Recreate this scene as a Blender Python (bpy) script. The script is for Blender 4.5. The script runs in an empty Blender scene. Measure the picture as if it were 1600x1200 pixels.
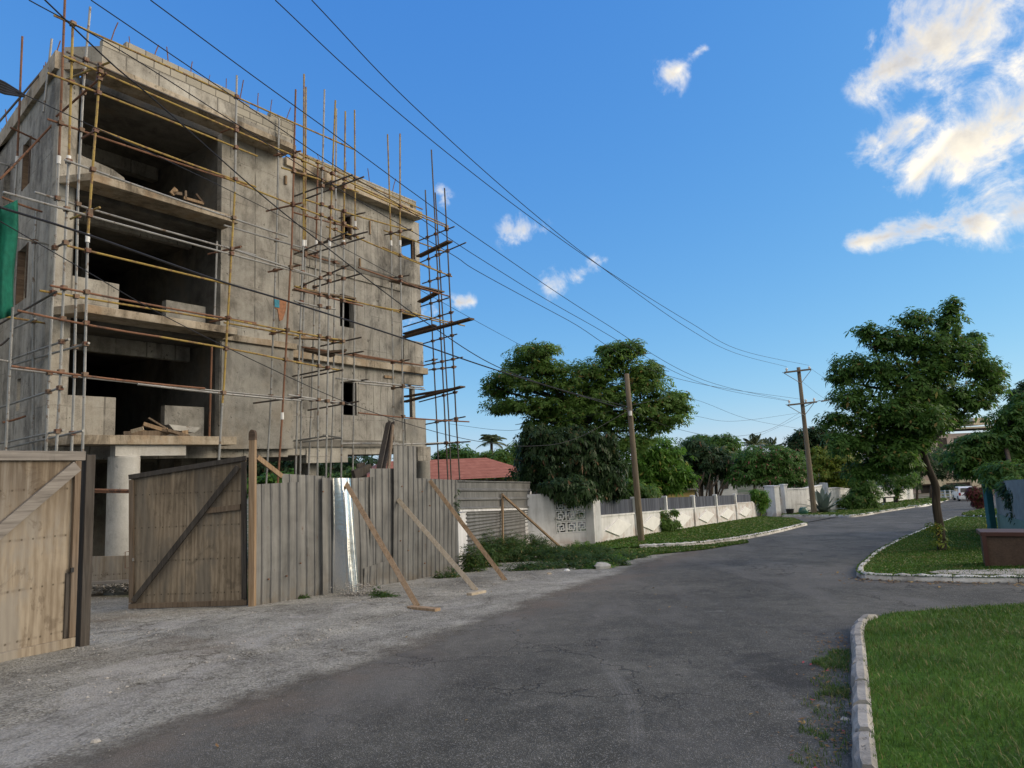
import bpy, math, random
import numpy as np
from mathutils import Matrix, Vector, noise as mnoise

# ------------------------------------------------------------------ camera, sky, sun, exposure
rad = math.radians
random.seed(7)
RNG = np.random.default_rng(11)
SC = bpy.context.scene
COL = SC.collection
F = 1060.0                       # focal length in pixels of a 1600 x 1200 frame
PITCH, ROLL, CAMH = rad(7.0), rad(-2.45), 1.6
SLOPE = 0.055                    # the street falls away from the camera
HD = rad(34.8)                   # heading of street and facade

def cam_axes(p, r):
    f = np.array([0, math.cos(p), math.sin(p)]); u = np.array([0, -math.sin(p), math.cos(p)]); x = np.array([1, 0, 0.])
    c, s = math.cos(r), math.sin(r)
    return np.array([c*x+s*u, -s*x+c*u, f])
AX = cam_axes(PITCH, ROLL)
EYE = np.array([0, 0, CAMH])
cam_d = bpy.data.cameras.new("camera"); cam = bpy.data.objects.new("camera", cam_d); COL.objects.link(cam)
cam_d.sensor_width = 36; cam_d.lens = 36*F/1600; cam_d.clip_start = 0.05; cam_d.clip_end = 3000
cam.matrix_world = Matrix([[AX[0][i], AX[1][i], -AX[2][i], EYE[i]] for i in range(3)] + [[0, 0, 0, 1]])
SC.camera = cam
SUN_AZ, SUN_EL = 92.0, 24.0      # degrees clockwise from the view direction, degrees up
SKY_STRENGTH = 0.13
SUN_STRENGTH = 0.75
EXPOSURE = 0.3
SC.view_settings.view_transform = 'Standard'; SC.view_settings.look = 'None'
SC.view_settings.exposure = EXPOSURE; SC.view_settings.gamma = 1; SC.view_settings.use_curve_mapping = False
sun_d = bpy.data.lights.new("sun", 'SUN'); sun = bpy.data.objects.new("sun", sun_d); COL.objects.link(sun)
sun_d.energy = SUN_STRENGTH; sun_d.angle = rad(24); sun_d.color = (1, .84, .64)
_a, _e = rad(SUN_AZ), rad(SUN_EL)
SUN_DIR = Vector((math.sin(_a)*math.cos(_e), math.cos(_a)*math.cos(_e), math.sin(_e)))
sun.rotation_euler = SUN_DIR.to_track_quat('Z', 'Y').to_euler()
SC.render.engine = 'CYCLES'
SC.cycles.max_bounces = 6; SC.cycles.diffuse_bounces = 3; SC.cycles.transparent_max_bounces = 6
SC.cycles.use_denoising = True

def ray(x, y):
    return AX.T @ np.array([(x-800)/F, -(y-600)/F, 1.])
U = np.array([math.sin(HD), math.cos(HD), 0]); V = np.array([math.cos(HD), -math.sin(HD), 0]); Z = np.array([0, 0, 1.])
def gz(y):
    if y < 80: return -SLOPE*y
    return -SLOPE*80 - SLOPE*25*(1-math.exp(-(y-80)/25))
def gp(x, y, dz=0.):             # pixel -> point of the sloping ground
    d = ray(x, y); t = (CAMH-dz)/(-d[2]-SLOPE*d[1]); return EYE+t*d
def onv(x, y, v):                # pixel -> point of the upright plane v = const (parallel to the street)
    d = ray(x, y); t = (v-EYE@V)/(d@V); return EYE+t*d
def aty(x, y, Y):                # pixel -> point at world depth Y
    d = ray(x, y); return EYE+d*(Y/d[1])
def ppm(p):                      # pixels per metre at a point
    return F/float(AX[2]@(np.array(p)-EYE))
def P3(u, v, z): return u*U+v*V+z*Z

# ---- world: physical sky with a few evening clouds
W = bpy.data.worlds.new("World"); SC.world = W; W.use_nodes = True
class NT:
    def __init__(s, nt): s.t = nt
    def n(s, ty, ins=None, **at):
        nd = s.t.nodes.new(ty)
        for k, v in at.items(): setattr(nd, k, v)
        if ins:
            for k, v in ins.items():
                if hasattr(v, 'is_output') or isinstance(v, bpy.types.NodeSocket): s.t.links.new(v, nd.inputs[k])
                else: nd.inputs[k].default_value = v
        return nd
    def m(s, op, a, b=0., c=None, clamp=False):
        d = {0: a, 1: b}
        if c is not None: d[2] = c
        return s.n('ShaderNodeMath', d, operation=op, use_clamp=clamp).outputs[0]
    def vm(s, op, a, b):
        nd = s.n('ShaderNodeVectorMath', {0: a, 1: b}, operation=op)
        return nd.outputs['Value'] if op == 'DOT_PRODUCT' else nd.outputs[0]
    def ss(s, x, a, b):          # smoothstep
        return s.n('ShaderNodeMapRange', {'Value': x, 'From Min': a, 'From Max': b}, interpolation_type='SMOOTHSTEP').outputs[0]
    def noise(s, vec, scale, detail=5., rough=.6, dist=0.):
        return s.n('ShaderNodeTexNoise', {'Vector': vec, 'Scale': scale, 'Detail': detail, 'Roughness': rough, 'Distortion': dist}).outputs['Fac']
    def vor(s, vec, scale, feat='F1', out='Distance', rnd=1.):
        return s.n('ShaderNodeTexVoronoi', {'Vector': vec, 'Scale': scale, 'Randomness': rnd}, feature=feat).outputs[out]
    def ramp(s, fac, stops, interp='LINEAR'):
        nd = s.n('ShaderNodeValToRGB', {'Fac': fac}); cr = nd.color_ramp; cr.interpolation = interp
        while len(cr.elements) < len(stops): cr.elements.new(.5)
        for e, (p, c) in zip(cr.elements, stops):
            e.position = p; e.color = (*c, 1) if len(c) == 3 else c
        return nd.outputs['Color']
    def mix(s, fac, a, b, mode='MIX'):
        nd = s.n('ShaderNodeMix', {'Factor': fac}, data_type='RGBA', blend_type=mode)
        for i, x in ((6, a), (7, b)):
            if isinstance(x, bpy.types.NodeSocket): s.t.links.new(x, nd.inputs[i])
            else: nd.inputs[i].default_value = (*x, 1) if len(x) == 3 else x
        return nd.outputs[2]
    def mapv(s, vec, scale=(1, 1, 1), rot=(0, 0, 0), loc=(0, 0, 0)):
        return s.n('ShaderNodeMapping', {'Vector': vec, 'Scale': scale, 'Rotation': rot, 'Location': loc}).outputs[0]
    def bump(s, h, strength=.3, dist=.02, nrm=None):
        d = {'Height': h, 'Strength': strength, 'Distance': dist}
        if nrm is not None: d['Normal'] = nrm
        return s.n('ShaderNodeBump', d).outputs[0]

def build_world():
    W.node_tree.nodes.clear(); k = NT(W.node_tree)
    sky = k.n('ShaderNodeTexSky', sky_type='NISHITA', sun_disc=False, sun_elevation=_e, sun_rotation=_a,
              altitude=0., air_density=1.0, dust_density=0.0, ozone_density=5.0)
    # grade the sky: deep blue above, pale cyan low down
    sp = k.n('ShaderNodeSeparateColor', {0: sky.outputs[0]}).outputs; ex = SKY_STRENGTH*2**EXPOSURE
    grade = k.n('ShaderNodeCombineColor', {i: k.m('MULTIPLY', k.m('POWER', k.m('MINIMUM', sp[i], 9.), p_), q_/ex) for i, (p_, q_) in enumerate(((.96, .121), (.64, .233), (.267, .545)))}).outputs[0]
    gd = k.n('ShaderNodeTexCoord').outputs['Generated']
    glow = k.m('POWER', k.m('MAXIMUM', k.vm('DOT_PRODUCT', gd, tuple(SUN_DIR)), 0.), 16.)   # warm glow added round the unseen sun to soften and warm the light
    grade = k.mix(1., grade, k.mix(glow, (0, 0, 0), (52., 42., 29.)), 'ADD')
    rear_fill = k.ss(k.m('MULTIPLY', k.n('ShaderNodeSeparateXYZ', {0: gd}).outputs[1], -1.), -.12, .55)   # pale fill added to the unseen sky behind the camera, for softer neutral light
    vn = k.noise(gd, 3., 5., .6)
    back = rear_fill; up_ = k.n('ShaderNodeSeparateXYZ', {0: gd}).outputs[2]
    grade = k.mix(k.m('MULTIPLY', k.m('MULTIPLY', back, .85), k.m('SUBTRACT', 1., k.ss(up_, .05, .34))), grade, (.25, .3, .2))   # unseen low rear sky darkened to keep light off soffits and rooms
    rear_fill = k.m('MULTIPLY', rear_fill, k.ss(up_, .12, .5))
    grade = k.mix(k.m('MULTIPLY', rear_fill, .95), grade, k.ramp(vn, [(.35, (6.6, 6.0, 5.2)), (.65, (10., 9., 7.6))]))
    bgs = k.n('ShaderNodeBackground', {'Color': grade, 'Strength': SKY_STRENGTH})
    d = k.n('ShaderNodeTexCoord').outputs['Generated']
    e0 = ray(1480, 200); e0 = e0/np.linalg.norm(e0)
    e1 = np.cross(e0, [0, 0, 1.]); e1 /= np.linalg.norm(e1); e2 = np.cross(e1, e0)
    den = k.m('MAXIMUM', k.vm('DOT_PRODUCT', d, tuple(e0)), .02)
    sx = k.m('DIVIDE', k.vm('DOT_PRODUCT', d, tuple(e1)), den)
    sy = k.m('DIVIDE', k.vm('DOT_PRODUCT', d, tuple(e2)), den)
    def loc(x, y):
        r = ray(x, y); q = r@e0; return r@e1/q, r@e2/q
    pv = k.n('ShaderNodeCombineXYZ', {0: sx, 1: sy, 2: 0.}).outputs[0]
    wob = k.n('ShaderNodeTexNoise', {'Vector': pv, 'Scale': 9., 'Detail': 6., 'Roughness': .62})
    # each cloud: a tapering streak between two directions (a, half width a) -> (b, half width b), softness
    clouds = [((1640, -40, 80), (1450, 75, 62), 1.0), ((1500, 50, 62), (1362, 122, 26), 1.0),
              ((1700, 120, 80), (1500, 215, 58), 1.05), ((1570, 185, 62), (1430, 268, 30), 1.05), ((1440, 190, 30), (1385, 262, 30), .62),
              ((1700, 310, 50), (1510, 346, 28), 1.05), ((1520, 343, 28), (1330, 380, 13), 1.0),
              ((1660, 335, 32), (1565, 356, 14), .8), ((1362, 215, 12), (1345, 250, 16), .55), ((1600, 205, 26), (1570, 215, 16), .5),
              ((1078, 92, 11), (1045, 122, 24), .66), ((1100, 75, 6), (1060, 100, 10), .5),
              ((845, 352, 15), (800, 362, 25), .56), ((905, 432, 13), (862, 445, 25), .58), ((950, 405, 9), (930, 412, 14), .48),
              ((735, 470, 12), (640, 500, 30), .5), ((690, 300, 12), (695, 312, 16), .52), ((655, 500, 22), (630, 480, 22), .42)]
    total = None; lit = None
    for (ax, ay, ar), (bx, by, br), s in clouds:
        a = np.array(loc(ax, ay)); b = np.array(loc(bx, by)); L = b-a; l2 = L@L
        rr = ar*1.08/F, br*1.08/F
        t = k.m('DIVIDE', k.m('ADD', k.m('MULTIPLY', k.m('SUBTRACT', sx, a[0]), L[0]), k.m('MULTIPLY', k.m('SUBTRACT', sy, a[1]), L[1])), l2, clamp=True)
        dx = k.m('SUBTRACT', sx, k.m('MULTIPLY_ADD', t, L[0], a[0])); dy = k.m('SUBTRACT', sy, k.m('MULTIPLY_ADD', t, L[1], a[1]))
        dd = k.m('SQRT', k.m('ADD', k.m('MULTIPLY', dx, dx), k.m('MULTIPLY', dy, dy)))
        r = k.m('MULTIPLY_ADD', t, rr[1]-rr[0], rr[0])
        q = k.m('DIVIDE', dd, r)
        f = k.m('MULTIPLY', k.m('SUBTRACT', 1.35, q), s)
        total = f if total is None else k.m('MAXIMUM', total, f)
        # side of the cloud that faces the low sun (down and to the right)
        g = k.m('DIVIDE', k.m('SUBTRACT', k.m('MULTIPLY', dx, .62), k.m('MULTIPLY', dy, .78)), r)
        g = k.m('MULTIPLY', g, k.ss(f, 0, .3))
        lit = g if lit is None else k.m('MAXIMUM', lit, g)
    n1 = k.noise(pv, 14., 10., .64, .5); n2 = k.noise(pv, 34., 6., .6)
    dens = k.m('ADD', total, k.m('MULTIPLY', k.m('SUBTRACT', n1, .53), 3.9))
    dens = k.m('ADD', dens, k.m('MULTIPLY', k.m('SUBTRACT', n2, .5), 1.5))
    guard = k.ss(total, -.25, .25)
    alpha = k.m('MULTIPLY', k.ss(dens, .0, 1.35), guard)
    sh = k.m('ADD', k.m('MULTIPLY', lit, .5), k.m('MULTIPLY', k.noise(k.mapv(pv, loc=(.02, -.03, 0)), 10., 7., .6), 1.15))
    thin = k.ss(dens, .2, 1.6)
    colr = k.ramp(sh, [(.28, (.40, .42, .46)), (.52, (.60, .57, .54)), (.72, (.90, .82, .68)), (.98, (1.2, 1.06, .84))])
    colr = k.mix(thin, (.86, .87, .88), colr)
    bgc = k.n('ShaderNodeBackground', {'Color': colr, 'Strength': .92})
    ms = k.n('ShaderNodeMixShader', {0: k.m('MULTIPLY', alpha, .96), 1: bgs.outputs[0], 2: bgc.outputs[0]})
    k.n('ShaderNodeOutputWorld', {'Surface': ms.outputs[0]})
build_world()

# ------------------------------------------------------------------ object helpers
MAT_OF = {}
def setp(o, label=None, cat=None, group=None, kind=None):
    if label: o['label'] = label
    if cat: o['category'] = cat
    if group: o['group'] = group
    if kind: o['kind'] = kind
def thing(name, label, cat, loc=(0, 0, 0), rotz=0., group=None):
    o = bpy.data.objects.new(name, None); COL.objects.link(o); o.empty_display_size = .2
    m = Matrix.Translation(Vector(loc)) @ Matrix.Rotation(rotz, 4, 'Z')
    o.location = Vector(loc); o.rotation_euler = (0, 0, rotz)
    MAT_OF[o.name] = m; setp(o, label, cat, group); return o

class MB:
    def __init__(s): s.v = []; s.f = []
    def add(s, vs, fs):
        b = len(s.v); s.v += [tuple(map(float, p)) for p in vs]; s.f += [tuple(i+b for i in q) for q in fs]; return s
    def hexa(s, c, ax, ay, az):  # box from centre and three half vectors
        c, ax, ay, az = map(lambda q: np.array(q, float), (c, ax, ay, az))
        if np.dot(np.cross(ax, ay), az) < 0: ax = -ax
        vs = [c+sx*ax+sy*ay+sz*az for sz in (-1, 1) for sy in (-1, 1) for sx in (-1, 1)]
        return s.add(vs, [(0, 2, 3, 1), (4, 5, 7, 6), (0, 1, 5, 4), (2, 6, 7, 3), (0, 4, 6, 2), (1, 3, 7, 5)])
    def ub(s, u0, u1, v0, v1, z0, z1):
        return s.hexa(P3((u0+u1)/2, (v0+v1)/2, (z0+z1)/2), U*(u1-u0)/2, V*(v1-v0)/2, Z*(z1-z0)/2)
    def tube(s, pts, r, n=8, cap=True):
        pts = [np.array(p, float) for p in pts]; m = len(pts)
        rs = r if hasattr(r, '__len__') else [r]*m
        t0 = pts[1]-pts[0]; t0 /= np.linalg.norm(t0)
        ref = np.array([1., 0, 0]) if abs(t0[2]) > .9 else Z
        vs = []
        for i in range(m):
            t = pts[min(i+1, m-1)]-pts[max(i-1, 0)]; t = t/(np.linalg.norm(t)+1e-9)
            a = np.cross(t, ref); a /= np.linalg.norm(a)+1e-9; b = np.cross(t, a)
            for j in range(n):
                an = 2*math.pi*j/n; vs.append(pts[i]+rs[i]*(math.cos(an)*a+math.sin(an)*b))
        fs = [(i*n+j, i*n+(j+1) % n, (i+1)*n+(j+1) % n, (i+1)*n+j) for i in range(m-1) for j in range(n)]
        if cap: fs += [tuple(range(n))[::-1], tuple((m-1)*n+j for j in range(n))]
        return s.add(vs, fs)
    def prism(s, poly, ext):     # polygon (3-D points) pushed along ext
        poly = [np.array(p, float) for p in poly]; ext = np.array(ext, float); n = len(poly)
        nr = sum(np.cross(poly[i]-poly[0], poly[(i+1) % n]-poly[0]) for i in range(n))
        if nr@ext > 0: poly = poly[::-1]
        return s.add(poly+[p+ext for p in poly], [tuple(range(n)), tuple(range(2*n-1, n-1, -1))] +
                     [(i, i+n, (i+1) % n+n, (i+1) % n) for i in range(n)])
    def plank(s, a, b, w, t, nrm):   # bar a -> b, width w across, thickness t along nrm
        a, b = np.array(a, float), np.array(b, float); d = b-a; L = np.linalg.norm(d); d /= L
        nr = np.array(nrm, float); nr = nr-(nr@d)*d; nr /= np.linalg.norm(nr); sd = np.cross(nr, d)
        return s.hexa((a+b)/2, d*L/2, sd*w/2, nr*t/2)
    def wall(s, org, du, dz, us, zs, holes, thick):
        """slab with openings: org + a*du + b*dz, thickness vector; us, zs outer range; holes (a0,a1,b0,b1)."""
        org, du, dz, th = [np.array(q, float) for q in (org, du, dz, thick)]
        A = sorted({us[0], us[1]} | {h[i] for h in holes for i in (0, 1)}); B = sorted({zs[0], zs[1]} | {h[i] for h in holes for i in (2, 3)})
        A = [a for a in A if us[0] <= a <= us[1]]; B = [b for b in B if zs[0] <= b <= zs[1]]
        def solid(i, j):
            if not (0 <= i < len(A)-1 and 0 <= j < len(B)-1): return False
            a, b = (A[i]+A[i+1])/2, (B[j]+B[j+1])/2
            return not any(h[0] < a < h[1] and h[2] < b < h[3] for h in holes)
        pt = lambda a, b, k: org+a*du+b*dz+k*th
        for i in range(len(A)-1):
            for j in range(len(B)-1):
                if not solid(i, j): continue
                a0, a1, b0, b1 = A[i], A[i+1], B[j], B[j+1]
                s.add([pt(a0, b0, 0), pt(a1, b0, 0), pt(a1, b1, 0), pt(a0, b1, 0)], [(0, 1, 2, 3)])
                s.add([pt(a0, b0, 1), pt(a1, b0, 1), pt(a1, b1, 1), pt(a0, b1, 1)], [(3, 2, 1, 0)])
                for (di, dj, e) in ((-1, 0, ((a0, b0), (a0, b1))), (1, 0, ((a1, b1), (a1, b0))), (0, -1, ((a1, b0), (a0, b0))), (0, 1, ((a0, b1), (a1, b1)))):
                    if not solid(i+di, j+dj):
                        s.add([pt(*e[0], 0), pt(*e[1], 0), pt(*e[1], 1), pt(*e[0], 1)], [(0, 1, 2, 3)])
        return s
    def build(s, name, mat, parent=None, bevel=0., smooth=False):
        me = bpy.data.meshes.new(name); vs = np.array(s.v, float).reshape(-1, 3)
        if parent is not None:
            inv = np.array(MAT_OF[parent.name].inverted()); vs = vs@inv[:3, :3].T+inv[:3, 3]
        me.from_pydata(vs.tolist(), [], s.f)
        if mat: me.materials.append(mat)
        if smooth: me.polygons.foreach_set('use_smooth', [True]*len(me.polygons))
        me.update(); o = bpy.data.objects.new(name, me); COL.objects.link(o)
        if parent is not None: o.parent = parent; MAT_OF[o.name] = MAT_OF[parent.name]
        else: MAT_OF[o.name] = Matrix.Identity(4)
        if bevel:
            b = o.modifiers.new('bevel', 'BEVEL'); b.width = bevel; b.segments = 2; b.limit_method = 'ANGLE'
        return o

def np_mesh(name, verts, faces, mat, parent=None, smooth=False):
    """verts (n,3), faces (m,k) arrays of one size"""
    me = bpy.data.meshes.new(name); verts = np.asarray(verts, float); faces = np.asarray(faces, int)
    if parent is not None:
        inv = np.array(MAT_OF[parent.name].inverted()); verts = verts@inv[:3, :3].T+inv[:3, 3]
    m, k = faces.shape
    me.vertices.add(len(verts)); me.vertices.foreach_set('co', verts.ravel())
    me.loops.add(m*k); me.loops.foreach_set('vertex_index', faces.ravel())
    me.polygons.add(m); me.polygons.foreach_set('loop_start', np.arange(0, m*k, k)); me.polygons.foreach_set('loop_total', np.full(m, k))
    me.update(calc_edges=True); me.materials.append(mat)
    if smooth: me.polygons.foreach_set('use_smooth', [True]*m)
    o = bpy.data.objects.new(name, me); COL.objects.link(o)
    if parent is not None: o.parent = parent; MAT_OF[o.name] = MAT_OF[parent.name]
    else: MAT_OF[o.name] = Matrix.Identity(4)
    return o

# ------------------------------------------------------------------ materials
def material(name, fn, rough=.85, metal=0., spec=.3):
    m = bpy.data.materials.new(name); m.use_nodes = True; nt = m.node_tree; nt.nodes.clear(); k = NT(nt)
    b = k.n('ShaderNodeBsdfPrincipled', {'Roughness': rough, 'Metallic': metal, 'Specular IOR Level': spec})
    out = k.n('ShaderNodeOutputMaterial', {'Surface': b.outputs[0]})
    co = k.n('ShaderNodeTexCoord').outputs['Object']
    r = fn(k, co, b)
    if isinstance(r, dict):
        for kk, vv in r.items():
            if isinstance(vv, bpy.types.NodeSocket): nt.links.new(vv, b.inputs[kk])
            else: b.inputs[kk].default_value = vv
    return m

def concrete(name, lo, mid, hi, boards=0., streak=.5, pit=.5, warm=(.30, .22, .13), warm_amt=.25):
    def fn(k, co, b):
        big = k.noise(co, .45, 8., .66, .6); med = k.noise(co, 2.6, 7., .7); fine = k.noise(co, 30., 5., .75)
        st = k.noise(k.mapv(co, (2.6, 2.6, .14)), 1.6, 7., .65, .2)
        f = k.m('ADD', k.m('MULTIPLY', big, .5), k.m('ADD', k.m('MULTIPLY', med, .32), k.m('MULTIPLY', st, .4*streak)))
        f = k.m('ADD', f, k.m('ADD', k.m('MULTIPLY', k.m('SUBTRACT', fine, .5), .16), -.2*streak+.09))
        c = k.ramp(f, [(.36, tuple(x*.62 for x in lo)), (.43, lo), (.5, mid), (.6, hi), (.7, tuple(min(1, x*1.25) for x in hi))])
        w = k.ss(k.noise(k.mapv(co, (1, 1, .6), loc=(9, 3, 1)), .9, 6., .65), .5, .68)
        c = k.mix(k.m('MULTIPLY', w, warm_amt), c, warm)
        dk = k.ss(k.noise(k.mapv(co, (.9, .9, .32), loc=(3, 7, 5)), 1.0, 9., .74, .7), .51, .64)
        c = k.mix(k.m('MULTIPLY', dk, min(.85, streak*1.15)), c, tuple(x*.36 for x in lo))
        lt = k.ss(k.noise(k.mapv(co, (1.1, 1.1, .5), loc=(6, 1, 9)), 1.3, 8., .72, .5), .56, .7)
        c = k.mix(k.m('MULTIPLY', lt, .45*streak), c, tuple(min(1, x*1.35) for x in hi))
        h = k.m('ADD', k.m('MULTIPLY', fine, .5), k.m('MULTIPLY', med, .9))
        pv = k.noise(k.mapv(co, (1, 1, .7)), 11., 4., .65); pits = k.ss(pv, .61, .67)
        pits = k.m('MULTIPLY', pits, k.ss(k.noise(co, .9, 3.), .46, .6))
        c = k.mix(k.m('MULTIPLY', pits, pit), c, tuple(x*.28 for x in lo))
        h = k.m('SUBTRACT', h, k.m('MULTIPLY', pits, 1.8))
        if boards:
            xx = k.n('ShaderNodeSeparateXYZ', {0: co}).outputs
            px_ = k.m('ADD', xx[0], xx[1]); fr = k.m('FRACT', k.m('MULTIPLY', px_, 1/boards)); cell = k.m('FLOOR', k.m('MULTIPLY', px_, 1/boards))
            rn = k.n('ShaderNodeTexWhiteNoise', {'W': cell}, noise_dimensions='1D').outputs['Value']
            c = k.mix(.32, c, k.mix(1., c, k.ramp(rn, [(0, (.45, .45, .45)), (1, (1., 1., 1.))]), 'MULTIPLY'))
            ln = k.m('SUBTRACT', 1., k.ss(k.m('ABSOLUTE', k.m('SUBTRACT', fr, .5)), .0, .045))
            ln = k.m('MULTIPLY', ln, k.ss(k.noise(co, 1.2, 3.), .36, .56))
            c = k.mix(k.m('MULTIPLY', ln, .75), c, tuple(x*.4 for x in lo))
            fz = k.m('FRACT', k.m('MULTIPLY', k.m('ADD', xx[2], k.m('MULTIPLY', k.noise(co, 1.5, 3.), .08)), 1/1.22))
            lz = k.m('SUBTRACT', 1., k.ss(k.m('ABSOLUTE', k.m('SUBTRACT', fz, .5)), 0., .016))
            c = k.mix(k.m('MULTIPLY', k.m('MULTIPLY', lz, .6), k.ss(k.noise(co, .9, 3.), .4, .6)), c, tuple(x*.45 for x in lo))
            h = k.m('SUBTRACT', h, k.m('MULTIPLY', ln, .8))
        return {'Base Color': c, 'Normal': k.bump(h, .6, .025)}
    return material(name, fn, .9, 0, .2)
CONC = concrete('formwork_concrete', (.225, .215, .196), (.355, .341, .308), (.465, .45, .408), .34, .52, .8, (.30, .24, .17), .18)
CONC_W = concrete('honeycombed_concrete', (.25, .234, .205), (.385, .364, .32), (.50, .48, .428), .8, .5, .95, (.31, .25, .175), .22)
CONC_S = concrete('slab_edge_concrete', (.23, .19, .14), (.37, .315, .24), (.49, .43, .345), 0, .7, .4, (.34, .22, .12), .5)
CONC_P = concrete('plastered_concrete', (.24, .232, .21), (.33, .32, .29), (.40, .385, .345), 0, .35, .15)
CONC_D = concrete('shaded_interior_concrete', (.11, .104, .092), (.165, .157, .14), (.22, .21, .185), 0, .3, .2)  # darker copy of the concrete: shade of rooms and undercroft put into its colour
CONC_L = concrete('column_concrete', (.34, .335, .315), (.44, .435, .41), (.52, .515, .49), 0, .25, .15)

def block_fn(k, co, b):
    x = k.n('ShaderNodeSeparateXYZ', {0: co}).outputs
    vv = k.n('ShaderNodeCombineXYZ', {0: k.m('SUBTRACT', x[0], x[1]), 1: x[2], 2: 0.}).outputs[0]
    br = k.n('ShaderNodeTexBrick', {'Vector': vv, 'Color1': (.36, .34, .29, 1), 'Color2': (.48, .45, .38, 1), 'Mortar': (.16, .15, .13, 1),
             'Scale': 1., 'Mortar Size': .012, 'Brick Width': .42, 'Row Height': .21})
    c = k.mix(.55, br.outputs['Color'], k.ramp(k.noise(co, 3., 6.), [(.35, (.20, .18, .15)), (.65, (.50, .46, .38))]), 'MULTIPLY')
    c = k.mix(.5, c, br.outputs['Color'])
    h = k.m('ADD', k.m('MULTIPLY', k.noise(co, 40., 4.), .3), k.m('SUBTRACT', 1., br.outputs['Fac']))
    return {'Base Color': c, 'Normal': k.bump(h, .6, .015)}
BLOCK = material('concrete_blocks', block_fn, .92)

def plain(name, c, rough=.7, metal=0., var=.25, scale=8., bump=.15, spec=.3):
    def fn(k, co, b):
        f = k.noise(co, scale, 6., .65); g = k.noise(co, scale*.17, 3.)
        t = k.m('ADD', k.m('MULTIPLY', f, .6), k.m('MULTIPLY', g, .4))
        col = k.ramp(t, [(.32, tuple(x*(1-var) for x in c)), (.68, tuple(min(1, x*(1+var)) for x in c))])
        return {'Base Color': col, 'Normal': k.bump(f, bump, .01), 'Roughness': k.m('MULTIPLY_ADD', k.m('SUBTRACT', g, .5), .3, rough)}
    return material(name, fn, rough, metal, spec)

def tube_mat(name, c1, c2, rust, amt, metal=.4, rough=.5):
    def fn(k, co, b):
        c = k.ramp(k.noise(co, 3., 4.), [(.35, c1), (.65, c2)])
        r = k.ss(k.noise(co, 6., 5., .7), .62-amt, .72-amt)
        c = k.mix(r, c, rust)
        return {'Base Color': c, 'Metallic': k.m('MULTIPLY', k.m('SUBTRACT', 1., r), metal)}
    return material(name, fn, rough, metal)
GALV = tube_mat('galvanised_tube', (.25, .25, .24), (.38, .38, .365), (.15, .11, .08), .07)
YELL = tube_mat('yellow_tube', (.30, .21, .055), (.40, .29, .08), (.20, .12, .06), .14, .0, .6)
RUST = tube_mat('rusty_tube', (.17, .085, .05), (.25, .13, .08), (.10, .06, .045), .1, .1, .75)
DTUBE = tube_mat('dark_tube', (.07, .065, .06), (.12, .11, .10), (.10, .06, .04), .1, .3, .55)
COUP = tube_mat('coupler_steel', (.12, .085, .06), (.2, .14, .1), (.12, .05, .03), .15, .4, .6)

def wood(name, lo, mid, hi, axis=2, grain=14., grey=(.2, .19, .175), grey_amt=.3, stain=.3):
    def fn(k, co, b):
        sc = [grain]*3; sc[axis] = grain*.05
        warp = k.noise(co, .9, 3.)
        v2 = k.mapv(co, tuple(sc))
        g = k.noise(v2, 1., 7., .62, 1.2); g2 = k.noise(v2, 3.3, 4., .6)
        t = k.m('ADD', k.m('MULTIPLY', g, .7), k.m('ADD', k.m('MULTIPLY', g2, .25), k.m('MULTIPLY', warp, .15)))
        c = k.ramp(t, [(.40, lo), (.54, mid), (.70, hi)])
        gm = k.ss(k.noise(k.mapv(co, (1.2, 1.2, .5), loc=(4, 1, 2)), 1.4, 6., .65, .5), .45, .68)
        c = k.mix(k.m('MULTIPLY', gm, grey_amt), c, grey)
        sm = k.ss(k.noise(k.mapv(co, (1.8, 1.8, .7), loc=(1, 6, 3)), 1.6, 7., .7, .8), .55, .72)
        c = k.mix(k.m('MULTIPLY', sm, stain), c, tuple(x*.4 for x in lo))
        return {'Base Color': c, 'Normal': k.bump(t, .4, .008)}
    return material(name, fn, .85, 0, .2)
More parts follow.
